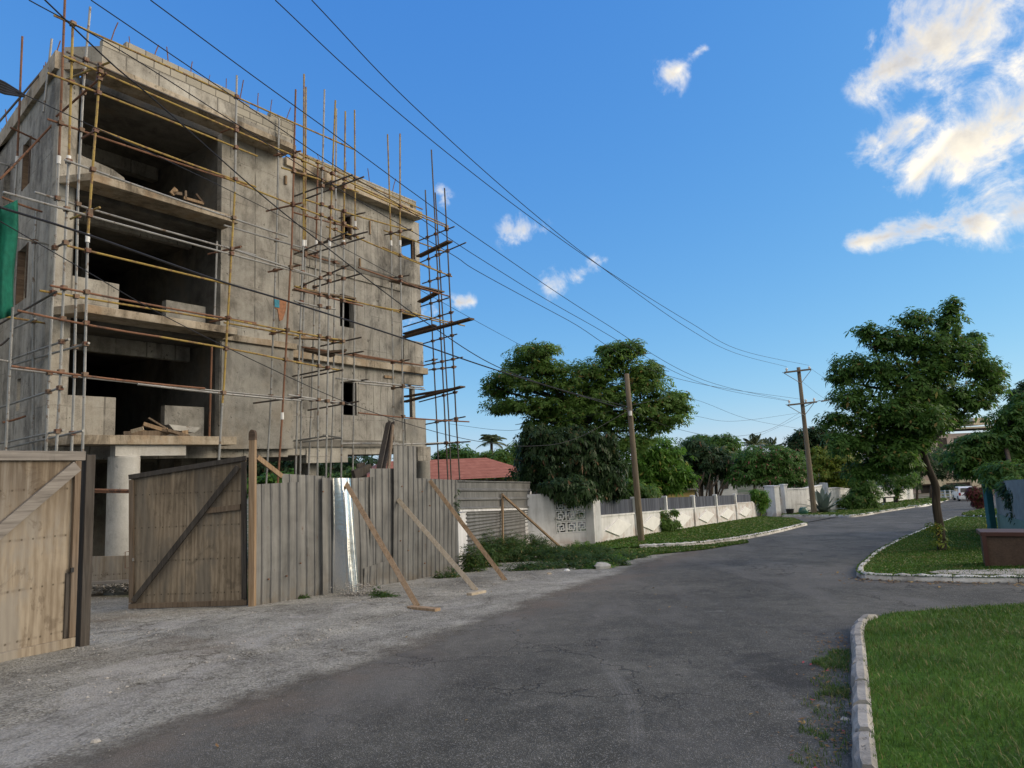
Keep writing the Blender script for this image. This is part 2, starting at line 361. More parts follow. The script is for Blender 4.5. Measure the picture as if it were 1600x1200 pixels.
def ply(name, lo, mid, hi, stain, top, grey, grey_amt, ztop):
    def fn(k, co, b):
        x = k.n('ShaderNodeSeparateXYZ', {0: co}).outputs
        sheet_ = k.m('FLOOR', k.m('MULTIPLY', k.m('ADD', x[0], 40.3), 1/1.22))
        off = k.n('ShaderNodeCombineXYZ', {0: k.m('MULTIPLY', sheet_, 3.7), 1: 0., 2: k.m('MULTIPLY', sheet_, 5.3)}).outputs[0]
        v = k.vm('ADD', co, off)
        cath = k.n('ShaderNodeTexWave', {'Vector': k.mapv(v, (1., 1., .16)), 'Scale': 3.2, 'Distortion': 16., 'Detail': 5., 'Detail Scale': .55, 'Detail Roughness': .65}, bands_direction='X').outputs['Fac']
        fib = k.noise(k.mapv(v, (60, 60, 1.6)), 1., 5., .7); big = k.noise(k.mapv(v, (1.4, 1.4, .7)), 1.3, 7., .68, .6); vs = k.noise(k.mapv(v, (7, 7, .35)), 1., 7., .7, .4)
        t = k.m('ADD', k.m('MULTIPLY', cath, .10), k.m('ADD', k.m('MULTIPLY', fib, .25), k.m('ADD', k.m('MULTIPLY', big, .37), k.m('MULTIPLY', vs, .28))))
        c = k.ramp(t, [(.33, lo), (.49, mid), (.64, hi)])
        gm = k.ss(k.noise(k.mapv(v, (1.5, 1.5, .5), loc=(4, 1, 2)), 1.2, 7., .7, .7), .44, .62)
        c = k.mix(k.m('MULTIPLY', gm, grey_amt), c, grey)
        # rain streaks running down from the top edge
        drip = k.m('MULTIPLY', k.ss(x[2], ztop-1.15, ztop), 1.); drip = k.m('MULTIPLY', drip, k.ss(vs, .38, .6))
        c = k.mix(k.m('MULTIPLY', drip, top), c, stain)
        blot = k.ss(k.noise(k.mapv(v, (1.2, 1.2, .9), loc=(8, 3, 3)), 1.7, 8., .72, 1.), .55, .63)
        c = k.mix(k.m('MULTIPLY', blot, .45), c, stain)
        # rows of nail heads with rust marks
        fz = k.m('ABSOLUTE', k.m('SUBTRACT', k.m('FRACT', k.m('MULTIPLY', k.m('ADD', x[2], k.m('MULTIPLY', big, .05)), 1/.6)), .5)); fx = k.m('ABSOLUTE', k.m('SUBTRACT', k.m('FRACT', k.m('MULTIPLY', x[0], 1/.13)), .5))
        nail = k.m('SUBTRACT', 1., k.ss(k.m('SQRT', k.m('ADD', k.m('POWER', k.m('MULTIPLY', fz, .6), 2.), k.m('POWER', k.m('MULTIPLY', fx, .13), 2.))), .006, .018))
        c = k.mix(k.m('MULTIPLY', nail, .7), c, tuple(q*.35 for q in lo))
        row = k.m('MULTIPLY', k.m('SUBTRACT', 1., k.ss(fz, .0, .05)), k.ss(vs, .45, .62)); c = k.mix(k.m('MULTIPLY', row, .35), c, stain)
        seam = k.m('ABSOLUTE', k.m('SUBTRACT', k.m('FRACT', k.m('MULTIPLY', k.m('ADD', x[0], 40.3), 1/1.22)), .5)); sm = k.ss(seam, .494, .499)
        c = k.mix(k.m('MULTIPLY', sm, .8), c, tuple(q*.3 for q in lo))
        return {'Base Color': c, 'Normal': k.bump(k.m('ADD', k.m('MULTIPLY', fib, .5), k.m('MULTIPLY', sm, -1.)), .35, .004)}
    return material(name, fn, .88, 0, .15)
PLY_L = ply('tan_plywood', (.15, .116, .082), (.265, .22, .165), (.37, .32, .25), (.09, .066, .046), .8, (.25, .235, .21), .65, 2.42)
PLY_R = ply('weathered_plywood', (.095, .074, .052), (.245, .195, .138), (.38, .31, .225), (.085, .068, .05), .7, (.13, .125, .112), .5, 2.6)
RAIL_G = wood('grey_rail_timber', (.13, .118, .105), (.22, .20, .18), (.30, .28, .255), 0, 16., (.2, .19, .18), .5, .3)
RAIL_D = wood('dark_rail_timber', (.035, .03, .026), (.06, .052, .045), (.10, .088, .075), 2, 16., (.07, .068, .066), .5, .4)
RAIL_B = wood('brown_rail_timber', (.10, .072, .05), (.16, .12, .085), (.22, .17, .125), 2, 16., (.14, .13, .12), .3, .3)
TIMB = wood('new_timber', (.19, .125, .072), (.28, .195, .12), (.38, .28, .185), 2, 15., (.25, .21, .17), .25, .2)
TIMB_P = wood('pale_timber', (.30, .245, .175), (.40, .335, .25), (.5, .44, .34), 2, 15., (.3, .27, .23), .3, .2)
TIMB_D = wood('dark_plank_timber', (.06, .042, .032), (.10, .07, .05), (.15, .11, .08), 0, 12., (.08, .07, .06), .3, .3)
POLE_M = wood('utility_pole_timber', (.10, .078, .055), (.16, .13, .095), (.22, .185, .14), 2, 18., (.15, .14, .125), .4, .3)

def zinc_fn(bright):
    def fn(k, co, b):
        st = k.noise(k.mapv(co, (6, 6, .35)), 1.3, 6., .65); bl = k.noise(co, 2.2, 5., .6, .5); fi = k.noise(k.mapv(co, (30, 30, 1.)), 1., 4.)
        t = k.m('ADD', k.m('MULTIPLY', st, .45), k.m('ADD', k.m('MULTIPLY', bl, .35), k.m('MULTIPLY', fi, .2)))
        c = k.ramp(t, [(.36, (.10, .10, .097)), (.5, (.17, .17, .165)), (.66, (.26, .26, .25))])
        d = k.ss(k.noise(k.mapv(co, (2, 2, .5), loc=(5, 2, 8)), 2., 6., .7), .58, .72)
        c = k.mix(k.m('MULTIPLY', d, .45), c, (.075, .07, .062))
        x = k.n('ShaderNodeSeparateXYZ', {0: co}).outputs
        lowm = k.m('MULTIPLY', k.m('SUBTRACT', 1., k.ss(k.m('ADD', x[2], k.m('MULTIPLY', x[0], .03)), -.1, .55)), k.ss(k.noise(co, 4., 7., .7), .42, .62))
        c = k.mix(k.m('MULTIPLY', lowm, .65), c, (.17, .14, .105))
        rs = k.ss(k.noise(k.mapv(co, (3, 3, 1.2), loc=(7, 7, 7)), 2.6, 7., .72), .63, .70)
        c = k.mix(k.m('MULTIPLY', rs, .7), c, (.10, .05, .028))
        if bright: return {'Base Color': (.78, .77, .74, 1), 'Roughness': .22, 'Metallic': 1., 'Normal': k.bump(bl, .3, .03)}
        return {'Base Color': c, 'Roughness': k.m('MULTIPLY_ADD', bl, .25, .42), 'Metallic': .3, 'Normal': k.bump(bl, .25, .02)}
    return fn
ZINC = material('weathered_zinc', zinc_fn(False), .5, .35)
ZINC_B = material('shiny_zinc', zinc_fn(True), .25, 1.)
def wpaint_fn(k, co, b):
    big = k.noise(co, 1.1, 6., .65); fi = k.noise(co, 12., 6., .7)
    x = k.n('ShaderNodeSeparateXYZ', {0: co}).outputs
    st = k.noise(k.mapv(co, (4, 4, .5)), 1.2, 6., .65, .4)
    c = k.ramp(k.m('ADD', k.m('MULTIPLY', big, .5), k.m('MULTIPLY', st, .5)), [(.36, (.46, .462, .46)), (.52, (.66, .665, .668)), (.7, (.77, .775, .78))])
    pk = k.m('MULTIPLY', k.ss(k.noise(co, 2.2, 6., .7), .4, .62), k.m('SUBTRACT', 1., k.ss(x[2], .1, .5)))
    c = k.mix(k.m('MULTIPLY', pk, .6), c, (.36, .26, .21))
    dk = k.ss(k.noise(k.mapv(co, (1, 1, .5), loc=(2, 2, 4)), 3., 7., .72), .6, .72)
    c = k.mix(k.m('MULTIPLY', dk, .5), c, (.17, .165, .15))
    return {'Base Color': c, 'Normal': k.bump(fi, .5, .012)}
WPAINT = material('aged_white_paint', wpaint_fn, .88)
WCLEAN = plain('white_paint', (.74, .74, .73), .75, 0, .12, 5.)
KERB = concrete('painted_kerb', (.34, .33, .31), (.52, .51, .48), (.68, .67, .64), 0, .6, .6)
KERB_G = concrete('bare_kerb', (.22, .21, .19), (.33, .315, .29), (.45, .43, .39), 0, .5, .6)
def slat_fn(k, co, b):
    x = k.n('ShaderNodeSeparateXYZ', {0: co}).outputs
    fr = k.m('FLOOR', k.m('MULTIPLY', x[0], 11.))
    rn = k.n('ShaderNodeTexWhiteNoise', {'W': fr}, noise_dimensions='1D').outputs['Value']
    c = k.ramp(rn, [(0., (.02, .026, .042)), (.5, (.045, .056, .085)), (1., (.095, .105, .135))])
    c = k.mix(k.m('MULTIPLY', k.noise(k.mapv(co, (6, 6, .6)), 2., 4.), .4), c, (.06, .06, .07))
    return {'Base Color': c}
SLAT = material('slate_blue_boards', slat_fn, .7)

def leaf_mat(name, dark, mid, light, var=(.30, .28, .06), var_amt=.04, trans=.35, dry=False):
    m = bpy.data.materials.new(name); m.use_nodes = True; nt = m.node_tree; nt.nodes.clear(); k = NT(nt)
    co = k.n('ShaderNodeTexCoord').outputs['Object']
    rn = k.n('ShaderNodeNewGeometry').outputs['Random Per Island']
    t = k.m('ADD', k.m('MULTIPLY', rn, .5), k.m('MULTIPLY', k.noise(co, .9, 4., .6), .55))
    c = k.ramp(t, [(.22, dark), (.5, mid), (.82, light)])
    c = k.mix(k.m('GREATER_THAN', k.m('FRACT', k.m('MULTIPLY', rn, 37.3)), 1-var_amt), c, var)
    if dry:
        dr = k.ss(k.noise(k.mapv(co, loc=(3, 8, 0)), 1.3, 7., .75), .52, .64); c = k.mix(k.m('MULTIPLY', dr, .65), c, (.15, .135, .05))
        dk = k.ss(k.noise(k.mapv(co, loc=(7, 2, 0)), 1.4, 5., .65), .52, .66); c = k.mix(k.m('MULTIPLY', dk, .5), c, (.018, .048, .012))
    d = k.n('ShaderNodeBsdfPrincipled', {'Base Color': c, 'Roughness': .5, 'Specular IOR Level': .25})
    tr = k.n('ShaderNodeBsdfTranslucent', {'Color': k.mix(.5, c, tuple(min(1, x*2.) for x in light))})
    ms = k.n('ShaderNodeMixShader', {0: trans, 1: d.outputs[0], 2: tr.outputs[0]})
    k.n('ShaderNodeOutputMaterial', {'Surface': ms.outputs[0]}); return m
LEAF_A = leaf_mat('street_tree_leaves', (.028, .072, .015), (.056, .128, .026), (.105, .195, .04), (.22, .16, .05), .03, .42)
LEAF_B = leaf_mat('broad_tree_leaves', (.045, .098, .020), (.09, .172, .035), (.165, .262, .062), (.22, .15, .05), .05, .45)
LEAF_C = leaf_mat('dense_dark_leaves', (.016, .038, .015), (.030, .064, .023), (.052, .095, .033), (.18, .11, .06), .04)
LEAF_D = leaf_mat('fresh_green_leaves', (.04, .105, .013), (.075, .175, .02), (.125, .25, .035))
LEAF_E = leaf_mat('yellow_green_leaves', (.055, .10, .012), (.11, .17, .02), (.19, .23, .035), (.3, .22, .04), .08)
LEAF_F = leaf_mat('bougainvillea_leaves', (.034, .085, .018), (.066, .15, .03), (.11, .21, .045), (.34, .12, .12), .05)
LEAF_P = leaf_mat('palm_leaves', (.05, .075, .035), (.085, .12, .055), (.14, .175, .09))
LEAF_R = leaf_mat('croton_leaves', (.05, .012, .014), (.11, .028, .03), (.2, .06, .05), (.06, .09, .02), .2)
LEAF_W = leaf_mat('weed_leaves', (.022, .05, .012), (.042, .085, .02), (.075, .13, .03), (.2, .17, .06), .06)
AGAVE = leaf_mat('agave_leaves', (.07, .10, .085), (.11, .15, .13), (.17, .21, .18), (.2, .2, .15), .02, .1)
GRASS = leaf_mat('grass_blades', (.021, .054, .008), (.043, .098, .013), (.085, .148, .026), (.24, .20, .085), .09, .3, dry=True)
BARK = wood('tree_bark', (.028, .022, .017), (.055, .043, .033), (.09, .072, .056), 2, 10., (.06, .055, .048), .4, .3)

def turf_fn(k, co, b):
    c = k.ramp(k.m('ADD', k.m('MULTIPLY', k.noise(co, 30., 5., .7), .6), k.m('MULTIPLY', k.noise(co, .9, 4.), .4)),
               [(.36, (.030, .075, .010)), (.5, (.058, .135, .016)), (.64, (.095, .18, .026))])
    c = k.mix(k.m('MULTIPLY', k.ss(k.noise(co, 1.6, 6., .7), .58, .75), .55), c, (.13, .115, .05))
    return {'Base Color': c, 'Normal': k.bump(k.noise(co, 60., 4.), .8, .03)}
TURF = material('turf', turf_fn, .9, 0, .1)
def dirt_fn(k, co, b):
    c = k.ramp(k.noise(co, 1.2, 8., .65), [(.35, (.12, .10, .08)), (.6, (.22, .19, .155)), (.75, (.28, .25, .21))])
    c = k.mix(k.ss(k.noise(co, .25, 4.), .4, .62), c, (.06, .085, .03))
    return {'Base Color': c, 'Normal': k.bump(k.noise(co, 20., 6.), .7, .03)}
DIRT = material('bare_ground', dirt_fn, .95, 0, .1)

EDGE_A, EDGE_B = gp(120, 1165)[:2], gp(960, 891)[:2]
def dustcol(k, co):
    n1 = k.noise(co, .7, 8., .7, .3); n2 = k.noise(co, 4.5, 8., .75, .4); n3 = k.noise(co, 42., 6., .8)
    vt = k.n('ShaderNodeTexVoronoi', {'Vector': co, 'Scale': 48.}).outputs; vc = k.n('ShaderNodeSeparateColor', {0: vt['Color']}).outputs[0]
    t = k.m('ADD', k.m('MULTIPLY', n1, .38), k.m('ADD', k.m('MULTIPLY', n2, .32), k.m('MULTIPLY', n3, .3)))
    c = k.ramp(t, [(.41, (.105, .10, .086)), (.48, (.235, .228, .198)), (.56, (.41, .40, .352))])
    c = k.mix(k.m('MULTIPLY', k.m('GREATER_THAN', vc, .82), .55), c, (.40, .39, .365))
    c = k.mix(k.m('MULTIPLY', k.m('LESS_THAN', vc, .16), .5), c, (.075, .07, .063))
    c = k.mix(k.m('MULTIPLY', k.ss(n2, .53, .62), .6), c, (.11, .103, .092))
    c = k.mix(k.m('MULTIPLY', k.ss(k.noise(k.mapv(co, loc=(6, 2, 0)), .5, 6., .65), .54, .7), .4), c, (.19, .155, .12))
    pale = k.ss(k.noise(k.mapv(co, (1, .6, 1), loc=(2, 9, 0), rot=(0, 0, -.5)), .55, 7., .7, .6), .52, .62)
    c = k.mix(k.m('MULTIPLY', pale, .5), c, (.42, .41, .385))
    # wisps of dry debris
    wv = k.noise(k.mapv(co, (1., 3.4, 1), rot=(0, 0, -.35)), 1.7, 9., .8, .8); ws = k.m('MULTIPLY', k.ss(wv, .60, .68), k.ss(k.noise(co, .5, 3.), .44, .58))
    c = k.mix(k.m('MULTIPLY', ws, .7), c, (.075, .05, .034))
    crw = k.vor(k.n('ShaderNodeVectorMath', {0: co, 1: k.n('ShaderNodeTexNoise', {'Vector': co, 'Scale': 2.4, 'Detail': 8., 'Roughness': .75}).outputs['Color']}, operation='ADD').outputs[0], .8, 'DISTANCE_TO_EDGE')
    ck = k.m('MULTIPLY', k.m('SUBTRACT', 1., k.ss(crw, .003, .016)), k.ss(k.noise(co, .32, 3.), .50, .6))
    c = k.mix(k.m('MULTIPLY', ck, .6), c, (.07, .055, .04))
    h = k.m('ADD', k.m('MULTIPLY', n2, 1.4), k.m('ADD', k.m('MULTIPLY', vt['Distance'], .6), k.m('ADD', k.m('MULTIPLY', n3, .5), k.m('MULTIPLY', ck, -.7))))
    return c, h
def road_fn(k, co, b):
    x = k.n('ShaderNodeSeparateXYZ', {0: co}).outputs
    d = EDGE_B-EDGE_A; d = d/np.linalg.norm(d)
    # metres to the right of the edge of the dusty forecourt
    side = k.m('SUBTRACT', k.m('MULTIPLY', k.m('SUBTRACT', x[0], EDGE_A[0]), d[1]), k.m('MULTIPLY', k.m('SUBTRACT', x[1], EDGE_A[1]), d[0]))
    n1 = k.noise(co, .8, 7., .65); n2 = k.noise(co, 5., 6., .7); n3 = k.noise(co, 55., 4., .75); n4 = k.noise(co, .22, 4., .6, .5)
    agg = k.vor(co, 120.); agc = k.n('ShaderNodeTexVoronoi', {'Vector': co, 'Scale': 120.}).outputs['Color']
    t = k.m('ADD', k.m('MULTIPLY', n1, .3), k.m('ADD', k.m('MULTIPLY', n2, .22), k.m('ADD', k.m('MULTIPLY', n3, .28), k.m('MULTIPLY', n4, .25))))
    c = k.ramp(t, [(.43, (.033, .0322, .0272)), (.52, (.068, .0665, .0565)), (.61, (.126, .1225, .1055))])
    sp = k.m('GREATER_THAN', k.n('ShaderNodeSeparateColor', {0: agc}).outputs[0], .86)
    c = k.mix(k.m('MULTIPLY', sp, k.m('MULTIPLY', n2, 1.1)), c, (.25, .243, .232))
    # worn pale lanes of tyre travel, curving from the street towards the camera
    wv = k.noise(k.mapv(co, (1, .25, 1), rot=(0, 0, -HD)), .9, 5., .6, .3)
    c = k.mix(k.m('MULTIPLY', k.ss(wv, .48, .64), .42), c, (.155, .15, .14))
    # faint tyre arcs
    for (cx, cy, R_, w_) in ((-6.3, 6.1, 7.15, .085), (-6.3, 6.1, 8.35, .11)):
        rr = k.m('SQRT', k.m('ADD', k.m('POWER', k.m('SUBTRACT', x[0], cx), 2.), k.m('POWER', k.m('SUBTRACT', x[1], cy), 2.)))
        a = k.m('SUBTRACT', 1., k.ss(k.m('ABSOLUTE', k.m('SUBTRACT', rr, R_)), w_*.3, w_))
        tread = k.m('MULTIPLY_ADD', k.m('SINE', k.m('MULTIPLY', rr, 160.)), .3, .6)
        a = k.m('MULTIPLY', k.m('MULTIPLY', a, tread), k.m('MULTIPLY', k.ss(k.noise(co, 1.4, 3.), .38, .6), k.m('SUBTRACT', 1., k.ss(x[1], 6.2, 8.))))
        c = k.mix(k.m('MULTIPLY', a, .4), c, (.22, .215, .205))
    # oil and damp stains
    oil = k.ss(k.noise(k.mapv(co, loc=(3, 1, 0)), .6, 7., .68), .56, .66)
    c = k.mix(k.m('MULTIPLY', oil, .6), c, (.03, .029, .028))
    # chips of stone showing, pale patches
    ch = k.ss(k.noise(k.mapv(co, loc=(8, 4, 0)), .7, 8., .75), .62, .70)
    c = k.mix(k.m('MULTIPLY', ch, k.m('MULTIPLY', n3, 1.1)), c, (.30, .29, .27))
    # cracks
    cr = k.vor(k.mapv(co, loc=(1, 5, 0)), .55, 'DISTANCE_TO_EDGE')
    crw = k.vor(k.n('ShaderNodeVectorMath', {0: co, 1: k.n('ShaderNodeTexNoise', {'Vector': co, 'Scale': 3., 'Detail': 4.}).outputs['Color']}, operation='ADD').outputs[0], .6, 'DISTANCE_TO_EDGE')
    ck = k.m('MULTIPLY', k.m('SUBTRACT', 1., k.ss(crw, .004, .014)), k.ss(n4, .45, .6))
    c = k.mix(k.m('MULTIPLY', ck, .7), c, (.025, .024, .022))
    # dust and reddish soil carried out of the site
    e = k.m('ADD', side, k.m('MULTIPLY', k.m('SUBTRACT', k.noise(co, .8, 9., .75, .3), .5), 1.7))
    dust = k.m('SUBTRACT', 1., k.ss(k.m('ADD', e, k.m('MULTIPLY', k.m('SUBTRACT', n3, .5), .8)), .0, .55))
    haze_ = k.m('SUBTRACT', 1., k.ss(e, .3, 2.6))
    red = k.m('MULTIPLY', k.m('SUBTRACT', 1., k.ss(k.m('ABSOLUTE', k.m('SUBTRACT', e, .55)), .1, .8)), k.ss(k.noise(co, .6, 6., .65), .44, .6))
    c = k.mix(k.m('MULTIPLY', haze_, k.m('MULTIPLY', n3, .55)), c, (.20, .185, .165))
    c = k.mix(k.m('MULTIPLY', red, .4), c, (.17, .128, .095))
    line = k.m('MULTIPLY', k.m('SUBTRACT', 1., k.ss(k.m('ABSOLUTE', k.m('SUBTRACT', e, .35)), .02, .22)), k.ss(n2, .42, .58))
    c = k.mix(k.m('MULTIPLY', line, .6), c, (.05, .038, .028))
    dc, dh = dustcol(k, co)
    c = k.mix(dust, c, dc)
    h = k.m('ADD', k.m('MULTIPLY', agg, .5), k.m('ADD', k.m('MULTIPLY', n2, .9), k.m('MULTIPLY', ck, -1.2)))
    h = k.m('ADD', k.m('MULTIPLY', k.m('MULTIPLY', h, .45), k.m('SUBTRACT', 1., dust)), k.m('MULTIPLY', dh, dust))
    return {'Base Color': c, 'Normal': k.bump(h, .8, .03), 'Roughness': k.m('MULTIPLY_ADD', n2, .3, .65)}
ROAD = material('old_asphalt', road_fn, .85, 0, .25)
def apron_fn(k, co, b):
    c, h = dustcol(k, co)
    return {'Base Color': c, 'Normal': k.bump(h, .8, .03)}
APRON = material('dusty_forecourt', apron_fn, .93, 0, .15)
STONE = plain('gravel_stone', (.32, .305, .28), .9, 0, .35, 3.)
def roof_fn(k, co, b):
    x = k.n('ShaderNodeSeparateXYZ', {0: co}).outputs
    fz = k.m('FRACT', k.m('MULTIPLY', x[2], 1/.17)); fx = k.m('FRACT', k.m('MULTIPLY', x[0], 1/.3))
    c = k.ramp(k.noise(co, 2.5, 6., .7), [(.35, (.27, .095, .06)), (.65, (.38, .155, .105))])
    c = k.mix(k.m('MULTIPLY', k.m('SUBTRACT', 1., k.ss(fz, 0., .22)), .65), c, (.15, .045, .03))
    c = k.mix(k.m('MULTIPLY', k.m('SUBTRACT', 1., k.ss(fx, 0., .1)), .2), c, (.15, .045, .03))
    return {'Base Color': c, 'Normal': k.bump(fz, .6, .03)}
ROOF = material('terracotta_tiles', roof_fn, .8)
CABLE = plain('black_cable', (.02, .02, .022), .6, 0, .1)

# ------------------------------------------------------------------ the ground, road, forecourt, verges
def poly_sheet(name, pts, dz, mat, kind='structure'):
    mb = MB(); mb.add([(p[0], p[1], gz(p[1])+dz) for p in pts], [tuple(range(len(pts)))])
    o = mb.build(name, mat)
    me = o.data
    if me.polygons and me.polygons[0].normal.z < 0: me.flip_normals()
    setp(o, kind=kind); return o
def inside(x, y, poly):
    r = False; n = len(poly)
    for i in range(n):
        x0, y0 = poly[i][:2]; x1, y1 = poly[(i+1) % n][:2]
        if (y0 > y) != (y1 > y) and x < (x1-x0)*(y-y0)/(y1-y0)+x0: r = not r
    return r
def inside_np(X, Y, poly):
    r = np.zeros(X.shape, bool); n = len(poly)
    for i in range(n):
        x0, y0 = poly[i][:2]; x1, y1 = poly[(i+1) % n][:2]
        if y0 == y1: continue
        r ^= ((y0 > Y) != (y1 > Y)) & (X < (x1-x0)*(Y-y0)/(y1-y0)+x0)
    return r
def smooth_line(pts, n=8):       # Catmull-Rom through points
    pts = [np.array(p, float) for p in pts]; P = [2*pts[0]-pts[1]]+pts+[2*pts[-1]-pts[-2]]; out = []
    for i in range(1, len(P)-2):
        for j in range(n):
            t = j/n; a, b, c, d = P[i-1], P[i], P[i+1], P[i+2]
            out.append(.5*((2*b)+(c-a)*t+(2*a-5*b+4*c-d)*t*t+(3*b-a-3*c+d)*t**3))
    out.append(pts[-1]); return out

# one sheet of ground to the horizon
ys = [-40, -20, -10, 0, 10, 20, 30, 40, 50, 60, 70, 80, 84, 88, 92, 97, 103, 110, 120, 135, 155, 190, 250, 400, 700, 1200, 2200]
xs = [-1500, -500, -200, -80, -40, -20, 0, 20, 40, 80, 140, 300, 700, 1800]
g = MB(); g.add([(x, y, gz(y)) for y in ys for x in xs], [(j*len(xs)+i, j*len(xs)+i+1, (j+1)*len(xs)+i+1, (j+1)*len(xs)+i) for j in range(len(ys)-1) for i in range(len(xs)-1)])
setp(g.build('ground', DIRT), kind='structure')

# kerb lines read off the photograph and laid on the slope
K_LEFT = smooth_line([gp(x, y) for x, y in ((1000, 858), (1065, 855), (1110, 851), (1160, 844), (1215, 833), (1262, 821))])
K_MID = smooth_line([gp(x, y) for x, y in ((1222, 808), (1300, 808.5), (1340, 808), (1382, 801), (1425, 794), (1442, 791))])
K_FAR = smooth_line([gp(x, y) for x, y in ((1370, 790), (1432, 793), (1462, 787.5), (1482, 782))])
K_ISL = smooth_line([gp(x, y) for x, y in ((1492, 810), (1452, 826), (1418, 841), (1395, 852), (1368, 867), (1349, 884), (1339, 895), (1343, 904), (1366, 907), (1420, 909), (1500, 911), (1600, 912), (1700, 912))])
K_NEAR = smooth_line([gp(x, y) for x, y in ((1338, 1330), (1333, 1200), (1332, 1100), (1331, 1030), (1331, 1002), (1340, 986), (1357, 979))])
K_FARR = smooth_line([gp(x, y) for x, y in ((1548, 798), (1505, 808), (1545, 811.5), (1560, 812))], 4)
road_poly = [(-30, -30), (40, -30), (60, 6), (60, 30), (75, 80), (105, 132), (95, 140), (62, 97), (49, 79)] + \
    [(p[0], p[1]) for p in K_FAR[::-1][2:-2]] + [(p[0]-1.5, p[1]+1) for p in K_MID[::-1]] + [(p[0]-.6, p[1]+.5) for p in K_LEFT[::-1]] + [(1.6, 24.5), (-.5, 19.5), (-4.5, 11.5), (-8.5, 4), (-14, -8)]
road = poly_sheet('road', road_poly, .012, ROAD)

# forecourt of packed marl and dust, its edge ragged where it has been dragged over the asphalt
ap = [gp(x, y)[:2] for x, y in ((60, 1205), (130, 1168), (215, 1136), (300, 1108), (400, 1072), (470, 1050), (560, 1037), (640, 1005), (740, 965), (840, 925), (900, 906), (985, 889), (1010, 877), (1060, 866), (1000, 860))]
_n = np.array([-(EDGE_B-EDGE_A)[1], (EDGE_B-EDGE_A)[0]]); _n = _n/np.linalg.norm(_n)
ap = [q_+_n*(1.15 if i_ < 12 else .6) for i_, q_ in enumerate(ap)]
ap = [(-5.6, 2.2)] + ap + [np.array(q) for q in ((.8, 25.8), (-2.2, 18.5), (-3.4, 15.5), (-5.2, 13.0), (-7.5, 14.5), (-9.5, 15.4), (-13, 11), (-12, 2.2))]
st = .07
gx, gy = np.arange(-13.2, 5, st), np.arange(2, 27, st)
GX, GY = np.meshgrid(gx, gy)
jx = np.array([[mnoise.noise((x*1.1, y*1.1, 0))*.33+mnoise.noise((x*4.5, y*4.5, 3))*.12 for x in gx] for y in gy])
jy = np.array([[mnoise.noise((x*1.1, y*1.1, 7))*.33+mnoise.noise((x*4.5, y*4.5, 9))*.12 for x in gx] for y in gy])
keep = inside_np(GX+jx, GY+jy, ap)
hz = np.array([[mnoise.fractal((x*.9, y*.9, 2), 1., 2., 5)*.022+mnoise.noise((x*6, y*6, 4))*.005 for x in gx] for y in gy])
dd = keep.astype(float)
for _ in range(26):
    dd = (dd+np.roll(dd, 1, 0)+np.roll(dd, -1, 0)+np.roll(dd, 1, 1)+np.roll(dd, -1, 1))/5
rise = np.clip((dd-.56)/.44, 0, 1)**1.4
HZ = -SLOPE*GY+.004+(np.abs(hz)*.9+.034)*rise
idx = np.arange(GX.size).reshape(GX.shape)
cell = keep[:-1, :-1] & keep[1:, :-1] & keep[:-1, 1:] & keep[1:, 1:]
fa = np.stack([idx[:-1, :-1][cell], idx[:-1, 1:][cell], idx[1:, 1:][cell], idx[1:, :-1][cell]], 1)
used, inv_ = np.unique(fa, return_inverse=True)
setp(np_mesh('forecourt', np.stack([GX.ravel(), GY.ravel(), HZ.ravel()], 1)[used], inv_.reshape(fa.shape), APRON, smooth=True), kind='structure')

# loose stones and chips: one scatter
def stones(name, mat, spots):
    vs, fs = [], []
    base = np.array([(1, 0, 0), (0, 1, 0), (-1, 0, 0), (0, -1, 0), (0, 0, 1), (0, 0, -.4)], float)
    tri = np.array([(0, 1, 4), (1, 2, 4), (2, 3, 4), (3, 0, 4), (1, 0, 5), (2, 1, 5), (3, 2, 5), (0, 3, 5)])
    for i, (x, y, z, r) in enumerate(spots):
        v = base*RNG.uniform(.6, 1.25, (6, 1))*np.array([1, RNG.uniform(.6, 1), RNG.uniform(.4, .75)])*r
        a = RNG.uniform(0, 6.28); c, s = math.cos(a), math.sin(a)
        v = v@np.array([[c, -s, 0], [s, c, 0], [0, 0, 1]]).T+np.array([x, y, z])
        vs.append(v); fs.append(tri+6*i)
    o = np_mesh(name, np.concatenate(vs), np.concatenate(fs), mat); setp(o, kind='stuff'); return o
sp = []
while len(sp) < 5200:
    x, y = random.uniform(-9, 3.5), random.uniform(3.5, 22)
    if inside(x, y, ap) and (mnoise.noise((x*.8, y*.8, 5)) > -.15): sp.append((x, y, gz(y)+.04, random.choice((.004, .005, .007, .009, .012, .016, .022, .03))))
t = 0
while t < 900:
    k_ = random.random(); p = EDGE_A*(1-k_)+EDGE_B*k_+np.array([random.gauss(.25, .35), random.gauss(-.1, .2)])
    sp.append((p[0], p[1], gz(p[1])+.02, random.choice((.003, .004, .005, .007, .010)))); t += 1
stones('gravel', STONE, sp)
hp = gp(165, 935)
stones('gravel_heap', STONE, [(hp[0]+random.gauss(0, .75), hp[1]+.5+abs(random.gauss(0, .55)), gz(hp[1])+.03+max(0, .18*random.random()), random.uniform(.02, .05)) for _ in range(1800)])
hp2 = gp(556, 934)
stones('rubble_heap', STONE, [(hp2[0]+random.gauss(0, .2), hp2[1]+.12+random.gauss(0, .12), gz(hp2[1])+.02+.22*random.random()**2, random.uniform(.012, .035)) for _ in range(420)])

